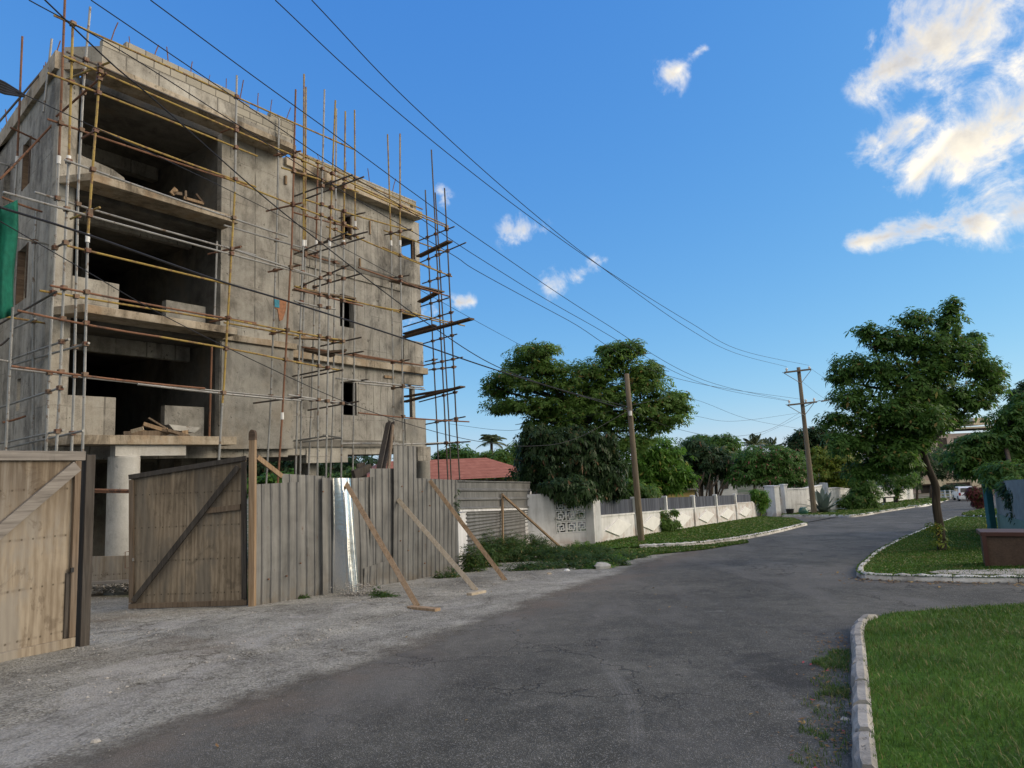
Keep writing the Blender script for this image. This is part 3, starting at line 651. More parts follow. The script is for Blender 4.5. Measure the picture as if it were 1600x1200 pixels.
# grass verges with kerbs
def grass(name, poly, n, h, w=.007, dz=.1, lean=.5, fade=None, base=True):
    poly = [np.array(p[:2]) for p in poly]; A = np.array(poly); lo, hi = A.min(0), A.max(0)
    if base: poly_sheet(name+'_soil', poly, dz, TURF)
    pts = []; got = 0
    while got < n:
        X = RNG.uniform(lo[0], hi[0], 40000); Y = RNG.uniform(lo[1], hi[1], 40000)
        k_ = inside_np(X, Y, poly)
        if fade is not None: k_ &= RNG.random(40000) < fade(X, Y)
        q = np.stack([X[k_], Y[k_]], 1); pts.append(q); got += len(q)
        if len(q) == 0: break
    P = np.concatenate(pts)[:n]; n = len(P)
    clump = np.array([mnoise.noise((x*2.2, y*2.2, 1)) for x, y in P])
    H = h*(RNG.uniform(.5, 1.15, n))*(1+.5*clump); a = RNG.uniform(0, 2*np.pi, n); ln = RNG.uniform(.1, lean*1.6, n)*H
    dist = np.hypot(P[:, 0], P[:, 1]); wd = w*np.maximum(1, dist/7.)
    z0 = -SLOPE*P[:, 1]+dz-.003
    base_ = np.stack([P[:, 0], P[:, 1], z0], 1); sd = np.stack([-np.sin(a), np.cos(a), 0*a], 1)*wd[:, None]/2
    fw = np.stack([np.cos(a), np.sin(a), 0*a], 1)
    mid = base_+fw*(ln*.35)[:, None]+Z*(H*.6)[:, None]; tip = base_+fw*ln[:, None]+Z*H[:, None]
    vs = np.stack([base_-sd, base_+sd, mid+sd*.7, mid-sd*.7, tip, tip], 1)
    vs[:, 5] += fw*(.001)
    vs = vs.reshape(-1, 3); b = np.arange(n)[:, None]*6
    fs = np.concatenate([b+np.array([[0, 1, 2, 3]]), b+np.array([[3, 2, 4, 5]])])
    o = np_mesh(name, vs, fs, GRASS); setp(o, kind='stuff'); return o
def kerb_run(name, line, label, w=.14, h=.13, mat=KERB, gap=.95, group=None, inner=1, rag=.012):
    """a run of kerb stones along a line; inner = side the verge lies on"""
    L = [np.array(p) for p in line]; s_ = [0]
    for i in range(1, len(L)): s_.append(s_[-1]+np.linalg.norm(L[i][:2]-L[i-1][:2]))
    tot = s_[-1]; n = max(1, int(round(tot/gap)))
    def at(d):
        i = min(len(L)-2, max(0, int(np.searchsorted(s_, d))-1)); t_ = (d-s_[i])/(s_[i+1]-s_[i]+1e-9)
        p = L[i]*(1-t_)+L[i+1]*t_; tg = L[i+1]-L[i]; tg = tg/np.linalg.norm(tg[:2]); return p[:2], tg[:2]
    mb = MB()
    for i in range(n):
        d0, d1 = tot*i/n+.006, tot*(i+1)/n-.006; m = 6; rows = []
        for j in range(m+1):
            p, tg = at(d0+(d1-d0)*j/m); nr = np.array([-tg[1], tg[0]])*inner; z = gz(p[1])
            r1, r2, r3 = [random.uniform(-rag, rag) for _ in range(3)]
            e = .012 if j in (0, m) else 0
            pr = [(0., -.05), (r1*.5+e, .3*h), (.018+r1+e, h*.78), (.045+e, h-.004-e+r2), (w-.03, h+r2-e), (w, h*.8), (w, -.05)]
            rows.append([np.array([p[0]+nr[0]*a_, p[1]+nr[1]*a_, z+b_]) for a_, b_ in pr])
        k_ = len(rows[0]); fs = [(j*k_+q, (j+1)*k_+q, (j+1)*k_+q+1, j*k_+q+1) for j in range(m) for q in range(k_-1)]
        fs += [tuple(range(k_))[::-1], tuple(m*k_+q for q in range(k_))]
        if inner > 0: fs = [f[::-1] for f in fs]
        mb.add([v for r_ in rows for v in r_], fs)
    o = mb.build(name, mat); setp(o, kind='structure'); return o
kerb_run('kerb', K_NEAR, '', .13, .16, KERB_G, .62, inner=-1, rag=.018)
kerb_run('kerb', K_ISL, '', .14, .12, KERB, .9, inner=-1 if False else 1, rag=.015)
kerb_run('kerb', K_LEFT, '', .16, .14, KERB, .6, inner=1)
kerb_run('kerb', K_MID, '', .2, .16, KERB, .9, inner=1)
kerb_run('kerb', K_FAR, '', .3, .2, WCLEAN, 1.2, inner=1)
kerb_run('kerb', K_FARR, '', .25, .18, WCLEAN, 1.2, inner=1)
near_poly = [(p[0]+.1, p[1]-.02) for p in K_NEAR[6:]] + [gp(1400, 972)[:2], gp(1470, 967)[:2], gp(1540, 962)[:2], gp(1620, 957)[:2], (11, 9.2), (12, 3.), (2.0, 2.6)]
grass('grass_verge', near_poly, 90000, .05, .006, .115, .8)
isl_poly = [(p[0], p[1]) for p in K_ISL] + [(13.5, 13.2), (14.2, 20.5), gp(1562, 832)[:2], gp(1560, 812)[:2]]
grass('grass_verge', isl_poly, 42000, .03, .012, .1, .5, fade=lambda X, Y: np.clip(14./np.hypot(X, Y), .2, 1)**1.5)
left_poly = [(p[0], p[1]) for p in K_LEFT] + [gp(1240, 812)[:2], gp(1190, 809)[:2], gp(1085, 822)[:2], gp(996, 838)[:2], gp(935, 852)[:2], gp(920, 858)[:2], gp(950, 862)[:2]]
grass('grass_verge', left_poly, 16000, .045, .02, .1, .5)
front_poly = [gp(x, y)[:2] for x, y in ((930, 850), (1000, 859), (1110, 853), (1165, 846), (1170, 849), (1100, 860), (1020, 868), (985, 876), (930, 870))]
grass('grass_verge', front_poly, 7000, .06, .02, .03, .6)
mid_poly = [(p[0], p[1]) for p in K_MID] + [gp(1395, 786)[:2], gp(1300, 797)[:2], gp(1225, 803)[:2]]
grass('grass_verge', mid_poly, 9000, .06, .03, .12, .5)
far_poly = [(p[0], p[1]) for p in K_FAR] + [gp(1460, 780)[:2], gp(1395, 786)[:2]]
grass('grass_verge', far_poly, 4000, .14, .04, .14, .5)
fr_poly = [(p[0], p[1]) for p in K_FARR] + [gp(1562, 803)[:2]]
grass('grass_verge', fr_poly, 3000, .12, .03, .12, .5)
# sparse weeds and dry litter along the near gutter
gut = [(p[0]-.02, p[1]) for p in K_NEAR[4:34]] + [(p[0]-.18-.22*abs(math.sin(i*.9)), p[1]) for i, p in list(enumerate(K_NEAR[4:34]))[::-1]]
gut = [p for p in gut if p[1] < 7.2]
grass('gutter_grass', gut, 2600, .04, .006, .014, 1.2, fade=lambda X, Y: np.array([.15+.85*(mnoise.noise((x*2.5, y*2.5, 8)) > .05) for x, y in zip(X, Y)]), base=False)
LITTER = [plain('dry_leaf_brown', (.17, .10, .045), .8, 0, .4, 3.), plain('dry_leaf_yellow', (.26, .18, .07), .8, 0, .3, 3.), plain('fallen_petal_red', (.33, .05, .06), .7, 0, .2)]
lv, lf = [[], [], []], [[], [], []]
def litter(x, y, z, r, c):
    a = random.uniform(0, 6.28); f = np.array([math.cos(a), math.sin(a), 0]); s_ = np.array([-f[1], f[0], 0]); b = len(lv[c]); o_ = np.array([x, y, z])
    lv[c].extend([o_-f*r, o_+s_*r*.45+Z*random.uniform(0, .5)*r, o_+f*r+Z*random.uniform(0, .6)*r, o_-s_*r*.45+Z*random.uniform(0, .4)*r]); lf[c].append((b, b+1, b+2, b+3))
for _ in range(420):
    i = random.randrange(4, 36); p = K_NEAR[min(i, len(K_NEAR)-1)]; y = p[1]+random.uniform(-.2, .2)
    litter(p[0]-abs(random.gauss(.04, .22)), y, gz(y)+.02, random.uniform(.008, .024), random.choices((0, 1, 2), (8, 1, .3))[0])
for _ in range(300):
    i = random.randrange(len(K_ISL)//2, len(K_ISL)); p = K_ISL[i]; x, y = p[0]+random.gauss(0, .3), p[1]-abs(random.gauss(0, .25))-.03
    litter(x, y, gz(y)+.02, random.uniform(.02, .045), random.choices((0, 1), (6, 2))[0])
for _ in range(60):
    x, y = random.uniform(-4, 3), random.uniform(4, 14); litter(x, y, gz(y)+.02, random.uniform(.012, .03), random.choice((0, 0, 1)))
for c in range(3):
    setp(np_mesh('leaf_litter', np.array(lv[c]), np.array(lf[c]), LITTER[c]), kind='stuff')
# paved strip beside the cross street kerb
pv = [gp(x, y) for x, y in ((1452, 904), (1470, 901), (1600, 899), (1700, 899), (1700, 909), (1600, 909), (1470, 907.5))]
poly_sheet('paved_strip', pv, .116, KERB_G)

# ------------------------------------------------------------------ building under construction
nrm_ = lambda v: v/np.linalg.norm(v)
UC, UR, VF, VB = 6.37, 17.95, -17., -28.
bo = P3(UC, VF, 0); gzb = gz(bo[1])
B = thing('concrete_building', 'bare grey concrete apartment block under construction, four open storeys wrapped in scaffolding', 'building', (bo[0], bo[1], gzb), math.pi/2-HD)
LV = [2.72, 5.64, 8.74]
# main walls
w = MB()    # flush part of the facade beside the open balconies
w.wall(P3(0, VF, 0), U, Z, (10.52, 12.9), (2.42, 11.42), [], -V*.25)
w.build('facade_wall', CONC_W, B)
w = MB(); w.ub(10.53, 12.88, VF, VF+.035, 2.43, 5.38); w.build('plaster_coat', CONC_P, B)
w = MB()
VR = -17.3
w.wall(P3(0, VR, 0), U, Z, (12.9, UR), (2.45, 11.4), [(15.1, 15.55, 9.62, 10.5), (15.0, 15.6, 6.52, 7.62), (15.1, 15.68, 3.55, 4.66)], -V*.22)
w.build('facade_wall', CONC, B)
w = MB()
w.wall(P3(0, VF, 0), U, Z, (UC, 10.52), (2.72, 11.42), [(6.78, 10.5, 9.28, 11.43), (6.78, 7.8, 8.9, 9.29), (7.8, 10.5, 8.74, 9.29), (6.78, 10.5, 6.45, 8.561), (7.82, 10.5, 5.64, 6.46), (6.78, 10.5, 3.66, 5.451), (7.82, 10.5, 2.72, 3.67), (6.78, 10.5, 8.56, 8.72), (6.78, 10.5, 5.45, 5.62)], -V*.22)
w.build('facade_wall', CONC_W, B)
w = MB()    # left flank
FD = nrm_(.73*U-5.9*V); FNn = nrm_(5.9*U+.73*V); FP = P3(UC, VF, 0)
w.wall(FP, FD, Z, (.224, 11.), (2.3, 11.42), [(2.4, 3.15, 9.35, 10.62), (2.2, 3.2, 6.3, 7.72), (2.36, 2.7, 3.5, 4.3), (4.5, 5.3, 9.3, 10.6), (4.6, 5.4, 6.3, 7.7), (4.5, 5.3, 3.2, 4.3)], FNn*.22)
w.build('side_wall', CONC, B)
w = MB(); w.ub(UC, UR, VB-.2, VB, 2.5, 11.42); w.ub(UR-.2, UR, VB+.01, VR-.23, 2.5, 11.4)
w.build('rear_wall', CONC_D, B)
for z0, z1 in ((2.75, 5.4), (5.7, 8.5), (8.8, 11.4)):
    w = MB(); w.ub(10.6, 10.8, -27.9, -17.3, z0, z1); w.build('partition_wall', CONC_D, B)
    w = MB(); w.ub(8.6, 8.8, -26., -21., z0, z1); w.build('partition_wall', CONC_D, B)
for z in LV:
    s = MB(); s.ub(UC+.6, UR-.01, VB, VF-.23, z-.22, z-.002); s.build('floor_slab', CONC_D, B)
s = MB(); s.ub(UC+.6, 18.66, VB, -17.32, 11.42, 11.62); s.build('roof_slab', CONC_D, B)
# balcony slabs with a chamfered corner wrapping the left flank
for i, (z0, z1) in enumerate(((2.5, 2.715), (5.45, 5.645), (8.56, 8.745))):
    e = (6.60, 6.74, 6.80)[i]
    s = MB(); s.prism([P3(e, -16.25, z0), P3(10.54, -16.25, z0), P3(10.54, VF+.001, z0), P3(UC+.03, VF+.001, z0)], Z*(z1-z0))
    s.build('balcony_slab', CONC_S, B, bevel=.012)
# roof overhang, edge beam and block upstand of the left part
s = MB(); s.prism([P3(6.95, -16.25, 11.40), P3(12.46, -16.25, 11.40), P3(12.46, -17.0, 11.40), P3(UC+.06, -17.0, 11.40)], Z*.16); s.build('roof_overhang', CONC_S, B)
s = MB(); s.prism([P3(6.95, -16.27, 11.56), P3(10.47, -16.27, 11.56), P3(10.47, -16.47, 11.56), P3(7.02, -16.47, 11.56), P3(UC+.26, -16.99, 11.56), P3(UC+.06, -16.99, 11.56)], Z*.40); s.build('edge_beam', CONC_W, B)
s = MB(); s.ub(10.47, 12.44, -16.47, -16.27, 11.56, 11.7); s.build('edge_beam', CONC_W, B)
s = MB(); s.ub(6.97, 10.46, -16.46, -16.29, 11.96, 12.17); s.ub(7.5, 10.44, -16.46, -16.29, 12.17, 12.37); s.build('block_parapet', BLOCK, B)
s = MB(); s.ub(10.46, 12.44, -16.46, -16.29, 11.7, 12.12); s.ub(10.46, 10.9, -16.46, -16.29, 12.12, 12.2); s.ub(11.6, 12.42, -16.46, -16.29, 12.12, 12.3); s.build('block_parapet', BLOCK, B)
s = MB(); s.prism([FP+Z*11.42-FNn*.1+FD*.1, FP+Z*11.42+FNn*.2+FD*.1, FP+Z*11.42+FNn*.2+FD*11, FP+Z*11.42-FNn*.1+FD*11], Z*.44); s.build('edge_beam', CONC_S, B)
# right part: cornice ledge and block parapet
s = MB(); s.ub(12.6, 18.78, VR-.2, -16.9, 11.2, 11.48); s.build('roof_ledge', CONC_S, B, bevel=.015)
s = MB(); s.ub(12.9, 18.5, -17.12, -16.96, 11.48, 11.84); s.ub(18.34, 18.5, -22., -17.121, 11.48, 11.84); s.build('block_parapet', BLOCK, B)
s = MB(); s.ub(18.18, 18.30, -16.958, -16.945, 11.52, 11.66); s.build('drain_hole', RAIL_D, B)
# storey ledges on the facade
s = MB(); s.ub(12.85, 19.08, VR+.0, -17.1, 5.22, 5.458); s.build('storey_ledge', CONC_S, B, bevel=.01)
s = MB(); s.ub(10.5, 12.95, VF, VF+.12, 5.42, 5.6); s.build('storey_ledge', CONC_S, B, bevel=.01)
s = MB(); s.ub(12.9, UR, VR, VR+.05, 8.25, 8.6); s.build('storey_ledge', CONC_W, B)
# corner loggia at the right end
s = MB(); s.ub(17.953, 19.0, -17.42, -17.25, 5.46, 6.46); s.ub(18.84, 19.0, -20.5, -17.421, 5.46, 6.46); s.build('loggia_parapet', CONC, B)
s = MB(); s.ub(17.953, 19.05, -17.42, -17.26, 2.3, 3.52); s.ub(18.89, 19.05, -20.5, -17.421, 2.3, 3.52); s.build('loggia_parapet', CONC_P, B)
s = MB(); s.wall(P3(0, VR, 0), U, Z, (17.953, 19.0), (7.5, 11.19), [(18.0, 18.76, 9.66, 10.45)], -V*.2); s.build('loggia_wall', CONC, B)
s = MB(); s.wall(P3(19.0, 0, 0), -V, Z, (17.502, 20.4), (7.5, 11.19), [(17.6, 20.2, 9.66, 10.45)], -U*.18); s.build('loggia_wall', CONC, B)
for q in ((UR+.002, 18.81, -20.4, -17.51, 8.5, 8.74), (UR+.002, 18.83, -20.5, -17.43, 5.4, 5.458), (UR+.002, 18.88, -20.5, -17.43, 2.5, 2.7), (17.955, 18.99, -17.43, -17.27, 4.8, 5.215)):
    s = MB(); s.ub(*q); s.build('loggia_slab', CONC_W, B)
s = MB(); s.ub(18.7, 18.86, -17.75, -17.6, 3.52, 4.8); s.build('loggia_post', CONC_P, B)
s = MB(); s.ub(18.66, 18.755, -17.44, -17.36, 9.662, 10.448); s.build('window_jamb', TIMB_D, B)
# beams over the ground floor and the columns that carry it
s = MB(); s.ub(6.5, 12.85, -17.6, -17.2, 2.2, 2.5); s.ub(12.9, 17.3, -17.7, VR-.02, 2.25, 2.45); s.ub(13.6, 15.25, -17.7, VR+.01, 2.0, 2.449); s.ub(18.4, 19.1, -17.9, -17.1, 1.98, 2.5); s.ub(10.9, 12.2, -20., -19.6, 1.9, 2.5)
s.build('ground_beam', CONC_W, B)
s = MB(); s.ub(7.55, 9.22, -16.62, -16.36, 2.24, 2.49); s.build('white_beam', CONC_L, B)
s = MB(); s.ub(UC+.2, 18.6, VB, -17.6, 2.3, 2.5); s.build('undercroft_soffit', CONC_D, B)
def column(u, v, r, top, mat=CONC_L):
    p = P3(u, v, 0); c = MB(); zb = gz(p[1])-.1
    c.tube([p+Z*zb, p+Z*(zb+1), p+Z*(top-.05), p+Z*top], r, 28); c.build('column', mat, B, smooth=True)
column(7.86, -16.6, .335, 2.24); column(14.5, -18.6, .3, 2.3, CONC_P); column(19.6, -18.0, .3, 2.0, CONC_P); column(16.6, -21., .3, 2.3, CONC_P); column(11., -20.5, .3, 2.3, CONC_P)
s = MB(); s.ub(14.15, 14.45, -18.1, -17.85, -1.6, 2.25); s.build('pier', CONC_W, B)
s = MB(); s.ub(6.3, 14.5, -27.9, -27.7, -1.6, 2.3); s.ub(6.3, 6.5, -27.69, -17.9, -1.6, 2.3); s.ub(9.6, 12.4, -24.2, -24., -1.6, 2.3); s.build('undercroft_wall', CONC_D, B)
# timber window frames, kickers left in the openings
for (a0, a1, b0, b1) in ((15.1, 15.55, 9.62, 10.5),):
    s = MB(); t_ = .06
    for q in ((a0, a0+t_, b0, b1), (a1-t_, a1, b0, b1)): s.ub(q[0]+.002, q[1]-.002, VR-.15, VR+.03, q[2]+.002, q[3]-.002)
    s.ub(a0+t_, a1-t_, VR-.15, VR+.03, b1-t_, b1-.002); s.build('window_frame', TIMB_D, B)
for (v0, v1, b0, b1) in ((2.4, 3.15, 9.35, 10.62), (2.2, 3.2, 6.3, 7.72)):
    s = MB()
    for q in ((v0, v0+.08), (v1-.08, v1)): s.prism([FP+FD*(q[0]+.003)-FNn*.02+Z*(b0+.003), FP+FD*(q[1]-.003)-FNn*.02+Z*(b0+.003), FP+FD*(q[1]-.003)-FNn*.02+Z*(b1-.003), FP+FD*(q[0]+.003)-FNn*.02+Z*(b1-.003)], FNn*.16)
    s.build('window_frame', TIMB_D, B)
for (u, v, z, wd, hh) in ((12.62, VF+.04, 10.72, .07, .28), (17.2, VR+.04, 4.98, .5, .09), (15.9, VR+.03, 8.9, .06, .3), (16.4, VR+.03, 10.3, .05, .5)):
    s = MB(); s.ub(u-wd/2, u+wd/2, v-.03, v+.02, z-hh/2, z+hh/2); s.build('timber_block', TIMB, B, bevel=.004)
# rebar starters
reb = MB(); reb.tube([MAT_OF[B.name] @ Vector(q_) for q_ in ((0, 0, 0), (0.01, 0, .3), (.03, .01, .5))], .012, 5); rb0 = reb.build('rebar', RUST, B)
first = True
for i in range(30):
    if i < 14: q0_ = FP+FD*(.6+i*.75)+FNn*.05; u, v, z = q0_@U, q0_@V, 11.8
    elif i < 25: u, v, z = 7.2+(i-14)*.5, -16.38, 12.2
    else: u, v, z = 12.9+(i-25)*1.1, -17.05, 11.75
    p = P3(u+random.gauss(0, .05), v, z); q = MAT_OF[B.name].inverted() @ Vector(p)
    o = rb0 if first else rb0.copy()
    if not first: COL.objects.link(o); o.parent = B
    first = False; o.location = q; o.rotation_euler = (random.gauss(0, .12), random.gauss(0, .12), random.uniform(0, 6)); k_ = random.uniform(.7, 1.3); o.scale = (k_, k_, k_)
# wing behind on the left
s = MB(); s.ub(3.0, UC-.3, -30., -24., -1, 11.9); s.build('rear_wing', CONC, B)
# broken edges where the slabs have honeycombed
def spall(ob_name, c, r, mat):
    s = MB(); n = 9
    ang = [(2*math.pi*i/n, r*random.uniform(.6, 1.1)) for i in range(n)]
    return s

# ------------------------------------------------------------------ scaffolding
VO, VI = -14.95, -15.75
def down(p, q):                  # extend the line q -> p (p lower) to the ground
    d = p-q; d = d/abs(d[2]); t = (p[2]-gz(p[1]))/1.; r = p+d*t; return r
class Scaf:
    def __init__(s, name, label, loc):
        s.root = thing(name, label, 'scaffold', (loc[0], loc[1], gz(loc[1])), math.pi/2-HD); s.v = []
    def standard(s, px, v, mats, joint=None, ext=True, r=.026):
        pts = [onv(x, y, v) for x, y in px]
        if ext: pts.append(down(pts[-1], pts[-2]))
        cuts = [0]+([joint] if joint else [])+[len(pts)-1]
        for i in range(len(cuts)-1):
            m = MB(); m.tube(pts[cuts[i]:cuts[i+1]+1], r, 7); o = m.build('standard', mats[min(i, len(mats)-1)], s.root)
            if i:
                m = MB(); a = pts[cuts[i]]; m.tube([a-Z*.09, a+Z*.09], r+.016, 8); m.build('sleeve', WCLEAN, o)
        s.v.append((px, v, pts))
    def ledger(s, x0, y0, x1, y1, v, mat, v1=None, nm='ledger', r=.024, sag=.0, coup=True):
        v1 = v if v1 is None else v1
        a, b = onv(x0, y0, v), onv(x1, y1, v1); sag = sag or (random.uniform(-.01, .035) if nm == 'ledger' else 0.0); mid = (a+b)/2-Z*sag+V*random.uniform(-.02, .02)
        m = MB(); m.tube([a, (a+mid)/2-Z*sag*.25, mid, (b+mid)/2-Z*sag*.25, b] if sag else [a, b], r, 7); m.build(nm, mat, s.root)
        if not coup: return
        for px, v_, pts in s.v:
            for (xa, ya), (xb, yb) in zip(px[:-1], px[1:]):
                d = (xb-xa)*(y1-y0)-(yb-ya)*(x1-x0)
                if abs(d) < 1e-6: continue
                t = ((x0-xa)*(y1-y0)-(y0-ya)*(x1-x0))/d; w = ((x0-xa)*(yb-ya)-(y0-ya)*(xb-xa))/d
                if 0 <= t <= 1 and .01 <= w <= .99 and len(s.root.children) < 190:
                    vl = v+(v1-v)*w
                    if abs(vl-v_) > .35: continue
                    p = onv(xa+(xb-xa)*t, ya+(yb-ya)*t, v_)
                    c = MB(); c.hexa(p, U*.045, V*.06, Z*.045); c.hexa(p+V*.02+Z*.02, U*.06, V*.02, Z*.02); s.ncoup = getattr(s, 'ncoup', 0)+1
                    if s.ncoup <= 95: c.build('coupler', COUP, s.root)
                    break
    def plank(s, x0, y0, v0, x1, y1, v1, w, mat=TIMB_D, t=.045):
        m = MB(); m.plank(onv(x0, y0, v0), onv(x1, y1, v1), w, t, Z); m.build('scaffold_board', mat, s.root)
S1 = Scaf('tube_scaffold', 'tall tube scaffold wrapping the open balconies at the left corner of the concrete block', P3(8, VO, 0))
for px, v, mats, j in (
    ([(114, 33), (107.5, 250), (105, 300), (94, 600), (88, 705)], VO-.1, [YELL, GALV], 1),
    ([(102, -12), (97, 118), (92, 250), (80, 512), (72, 702)], VI, [RUST, GALV], 2),
    ([(141, 11), (130, 140), (122, 300), (116, 600), (112, 705)], VI, [GALV], None),
    ([(157, 100), (142, 300), (137, 372), (132, 600), (129, 707)], VO, [YELL, GALV], 2),
    ([(370, 118), (367, 300), (350, 600), (346, 640), (341, 722)], VO, [GALV, YELL, GALV], None),
    ([(339, 377), (335, 497)], -16.4, [GALV], None), ([(331, 540), (327, 682)], -16.4, [RUST], None)):
    if px[0][0] == 370:
        S1.standard([(370, 118), (367, 300)], VO, [GALV], ext=False); S1.standard([(367, 300), (350, 600), (347.5, 630)], VO, [YELL], ext=False); S1.standard([(347.5, 630), (342, 720)], VO, [GALV])
    else: S1.standard(px, v, mats, j, ext=v > -16.2)
for a in ((84, 24, 552, 233, VO, YELL), (104, 81, 375, 197, VI, DTUBE), (98, 87, 472, 249, VO, YELL), (74, 114, 402, 244, VO, YELL), (74, 186, 385, 289, VI, RUST),
          (148, 200, 400, 292, VO, YELL), (101, 250, 450, 370, VO, GALV), (54, 300, 400, 399, VI, GALV), (5, 300, 515, 438, VO, GALV), (105, 384, 360, 445, VO, YELL),
          (78, 446, 400, 505, VO, RUST), (62, 454, 340, 499, VI, YELL), (27, 485, 248, 526, VO, RUST), (248, 526, 402, 553, VO, YELL), (18, 572, 320, 607, VO, RUST), (16, 576, 240, 601, VI, GALV), (215, 600, 470, 626, VO, GALV), (240, 602, 350, 612, VI, GALV)):
    S1.ledger(*a)
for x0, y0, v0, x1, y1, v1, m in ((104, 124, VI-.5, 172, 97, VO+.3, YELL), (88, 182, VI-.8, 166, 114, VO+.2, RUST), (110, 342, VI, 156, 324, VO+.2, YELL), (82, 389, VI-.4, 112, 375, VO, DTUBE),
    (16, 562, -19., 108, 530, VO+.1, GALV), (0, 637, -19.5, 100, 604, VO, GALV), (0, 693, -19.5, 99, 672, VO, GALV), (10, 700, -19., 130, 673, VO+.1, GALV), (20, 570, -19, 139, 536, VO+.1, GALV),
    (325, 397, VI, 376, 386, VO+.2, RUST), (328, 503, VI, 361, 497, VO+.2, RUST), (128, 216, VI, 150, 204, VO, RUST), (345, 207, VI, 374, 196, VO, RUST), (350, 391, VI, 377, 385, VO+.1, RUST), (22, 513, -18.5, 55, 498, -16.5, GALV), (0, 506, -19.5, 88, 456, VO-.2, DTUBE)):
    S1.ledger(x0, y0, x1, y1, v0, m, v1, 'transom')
S3 = Scaf('tube_scaffold', 'short grey scaffold poles with green netting along the left flank of the concrete block', P3(5, -18, 0))
for px, v, mats, j in (([(35, 57), (27, 250), (23, 304)], -19.2, [RUST, GALV], 1), ([(81, 61), (68, 175)], -17.6, [GALV], None), ([(20, 480), (14, 600), (9, 702)], -16.6, [GALV], None), ([(57, 328), (53, 400), (52, 480), (52, 676)], -17.6, [GALV], None)):
    S3.standard(px, v, mats, j, ext=px[-1][1] > 650)
for a in ((-8, 198, 75, 100, -18.5, DTUBE), (16, 199, 73, 227, -18.6, RUST), (2, 494, 70, 505, -17.4, YELL), (-10, 252, 24, 262, -18.5, GALV), (-20, 560, 18, 566, -17.4, GALV), (3, 308, 66, 331, -17.5, RUST), (0, 366, 75, 382, -17.4, GALV), (0, 540, 14, 528, -18.2, DTUBE), (0, 280, 95, 180, -17.6, RUST), (4, 660, 40, 650, -17.8, RUST)):
    S3.ledger(*a[:5], a[5])
S2 = Scaf('tube_scaffold', 'dense cage of scaffold poles standing before the windowed middle of the concrete facade', P3(14, VO, 0))
for px, v, mats, j in (
    ([(436, 185), (432, 380), (422, 650), (416, 755)], -16.2, [GALV], None), ([(462, 140), (456, 380), (441, 650), (434, 755)], VO, [RUST, RUST, GALV], 2),
    ([(475, 116), (474, 380), (465, 625), (462, 739)], VO-.2, [YELL, GALV], 1), ([(478, 136), (477, 380), (471, 625), (469, 739)], -16., [YELL, GALV], 1),
    ([(507, 140), (501, 380), (497, 650), (496, 739)], VO, [GALV], None), ([(524, 157), (515, 380), (511, 650), (509.5, 739)], VO+.1, [YELL, GALV], 1),
    ([(525.5, 170), (524, 380), (520, 650), (516, 746)], -15.9, [GALV], None), ([(496.5, 250), (494, 380), (486, 650), (482, 739)], -16.1, [RUST, GALV], 1),
    ([(539.5, 174), (537, 380), (534.5, 650), (533, 746)], VO+.1, [YELL, GALV], 1), ([(554, 172), (555, 350), (552.5, 650), (551, 746)], -15.9, [YELL, GALV], 1)):
    S2.standard(px, v, mats, j)
for a in ((440, 235, 700, 353, VO-.05, YELL), (440, 262, 560, 300, VO, YELL), (350, 277, 557, 357, VO, YELL), (467, 240, 660, 327, -15.9, YELL), (477, 312, 645, 361, VO, YELL),
          (350, 385, 517, 440, VO, GALV), (350, 352, 500, 395, -15.9, GALV), (460, 451, 567, 478, VO, RUST), (460, 447, 524, 463, -15.9, YELL), (460, 470, 524, 483, VO, GALV), (530, 465, 700, 506, -15.9, YELL), (350, 497, 537, 532, VO, YELL), (350, 504, 537, 537, -15.9, YELL),
          (402, 553, 535, 579, VO, YELL), (472, 542, 662, 571, -15.9, RUST), (450, 617, 552, 633, VO, GALV), (350, 612, 530, 629, -15.9, GALV), (457, 389, 530, 412, -16., RUST), (555, 292, 640, 330, VO, YELL), (510, 354, 560, 370, -15.9, YELL), (459, 332, 560, 358, -15.9, RUST)):
    S2.ledger(*a)
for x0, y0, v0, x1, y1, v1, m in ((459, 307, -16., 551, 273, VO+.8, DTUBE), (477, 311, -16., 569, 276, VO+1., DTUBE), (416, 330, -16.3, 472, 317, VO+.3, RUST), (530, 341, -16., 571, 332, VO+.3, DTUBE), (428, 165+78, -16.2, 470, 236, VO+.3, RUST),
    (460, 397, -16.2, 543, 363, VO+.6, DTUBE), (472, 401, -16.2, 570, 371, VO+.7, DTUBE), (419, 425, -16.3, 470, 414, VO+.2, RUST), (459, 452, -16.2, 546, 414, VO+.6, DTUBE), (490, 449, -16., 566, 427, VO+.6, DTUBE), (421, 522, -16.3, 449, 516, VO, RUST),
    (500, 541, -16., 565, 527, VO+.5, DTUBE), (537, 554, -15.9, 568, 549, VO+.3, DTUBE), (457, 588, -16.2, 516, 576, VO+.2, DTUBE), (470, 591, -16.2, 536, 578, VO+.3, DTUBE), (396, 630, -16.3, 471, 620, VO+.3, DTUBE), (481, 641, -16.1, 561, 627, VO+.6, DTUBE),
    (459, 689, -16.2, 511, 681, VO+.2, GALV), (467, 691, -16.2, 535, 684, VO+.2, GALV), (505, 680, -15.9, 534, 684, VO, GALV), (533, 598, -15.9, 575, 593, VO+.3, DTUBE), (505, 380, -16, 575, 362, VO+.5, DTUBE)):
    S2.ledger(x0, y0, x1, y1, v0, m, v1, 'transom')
S2.plank(460, 452, -15.9, 553, 467, -15.9, .22, RAIL_B); S2.plank(462, 528, -15.7, 535, 531, -15.5, .22, TIMB)
S2.plank(475, 546, -16.1, 520, 556, -15.9, .3, TIMB_D, .06); S2.plank(496, 553, -16., 540, 548, -15.6, .3, TIMB_D, .06)
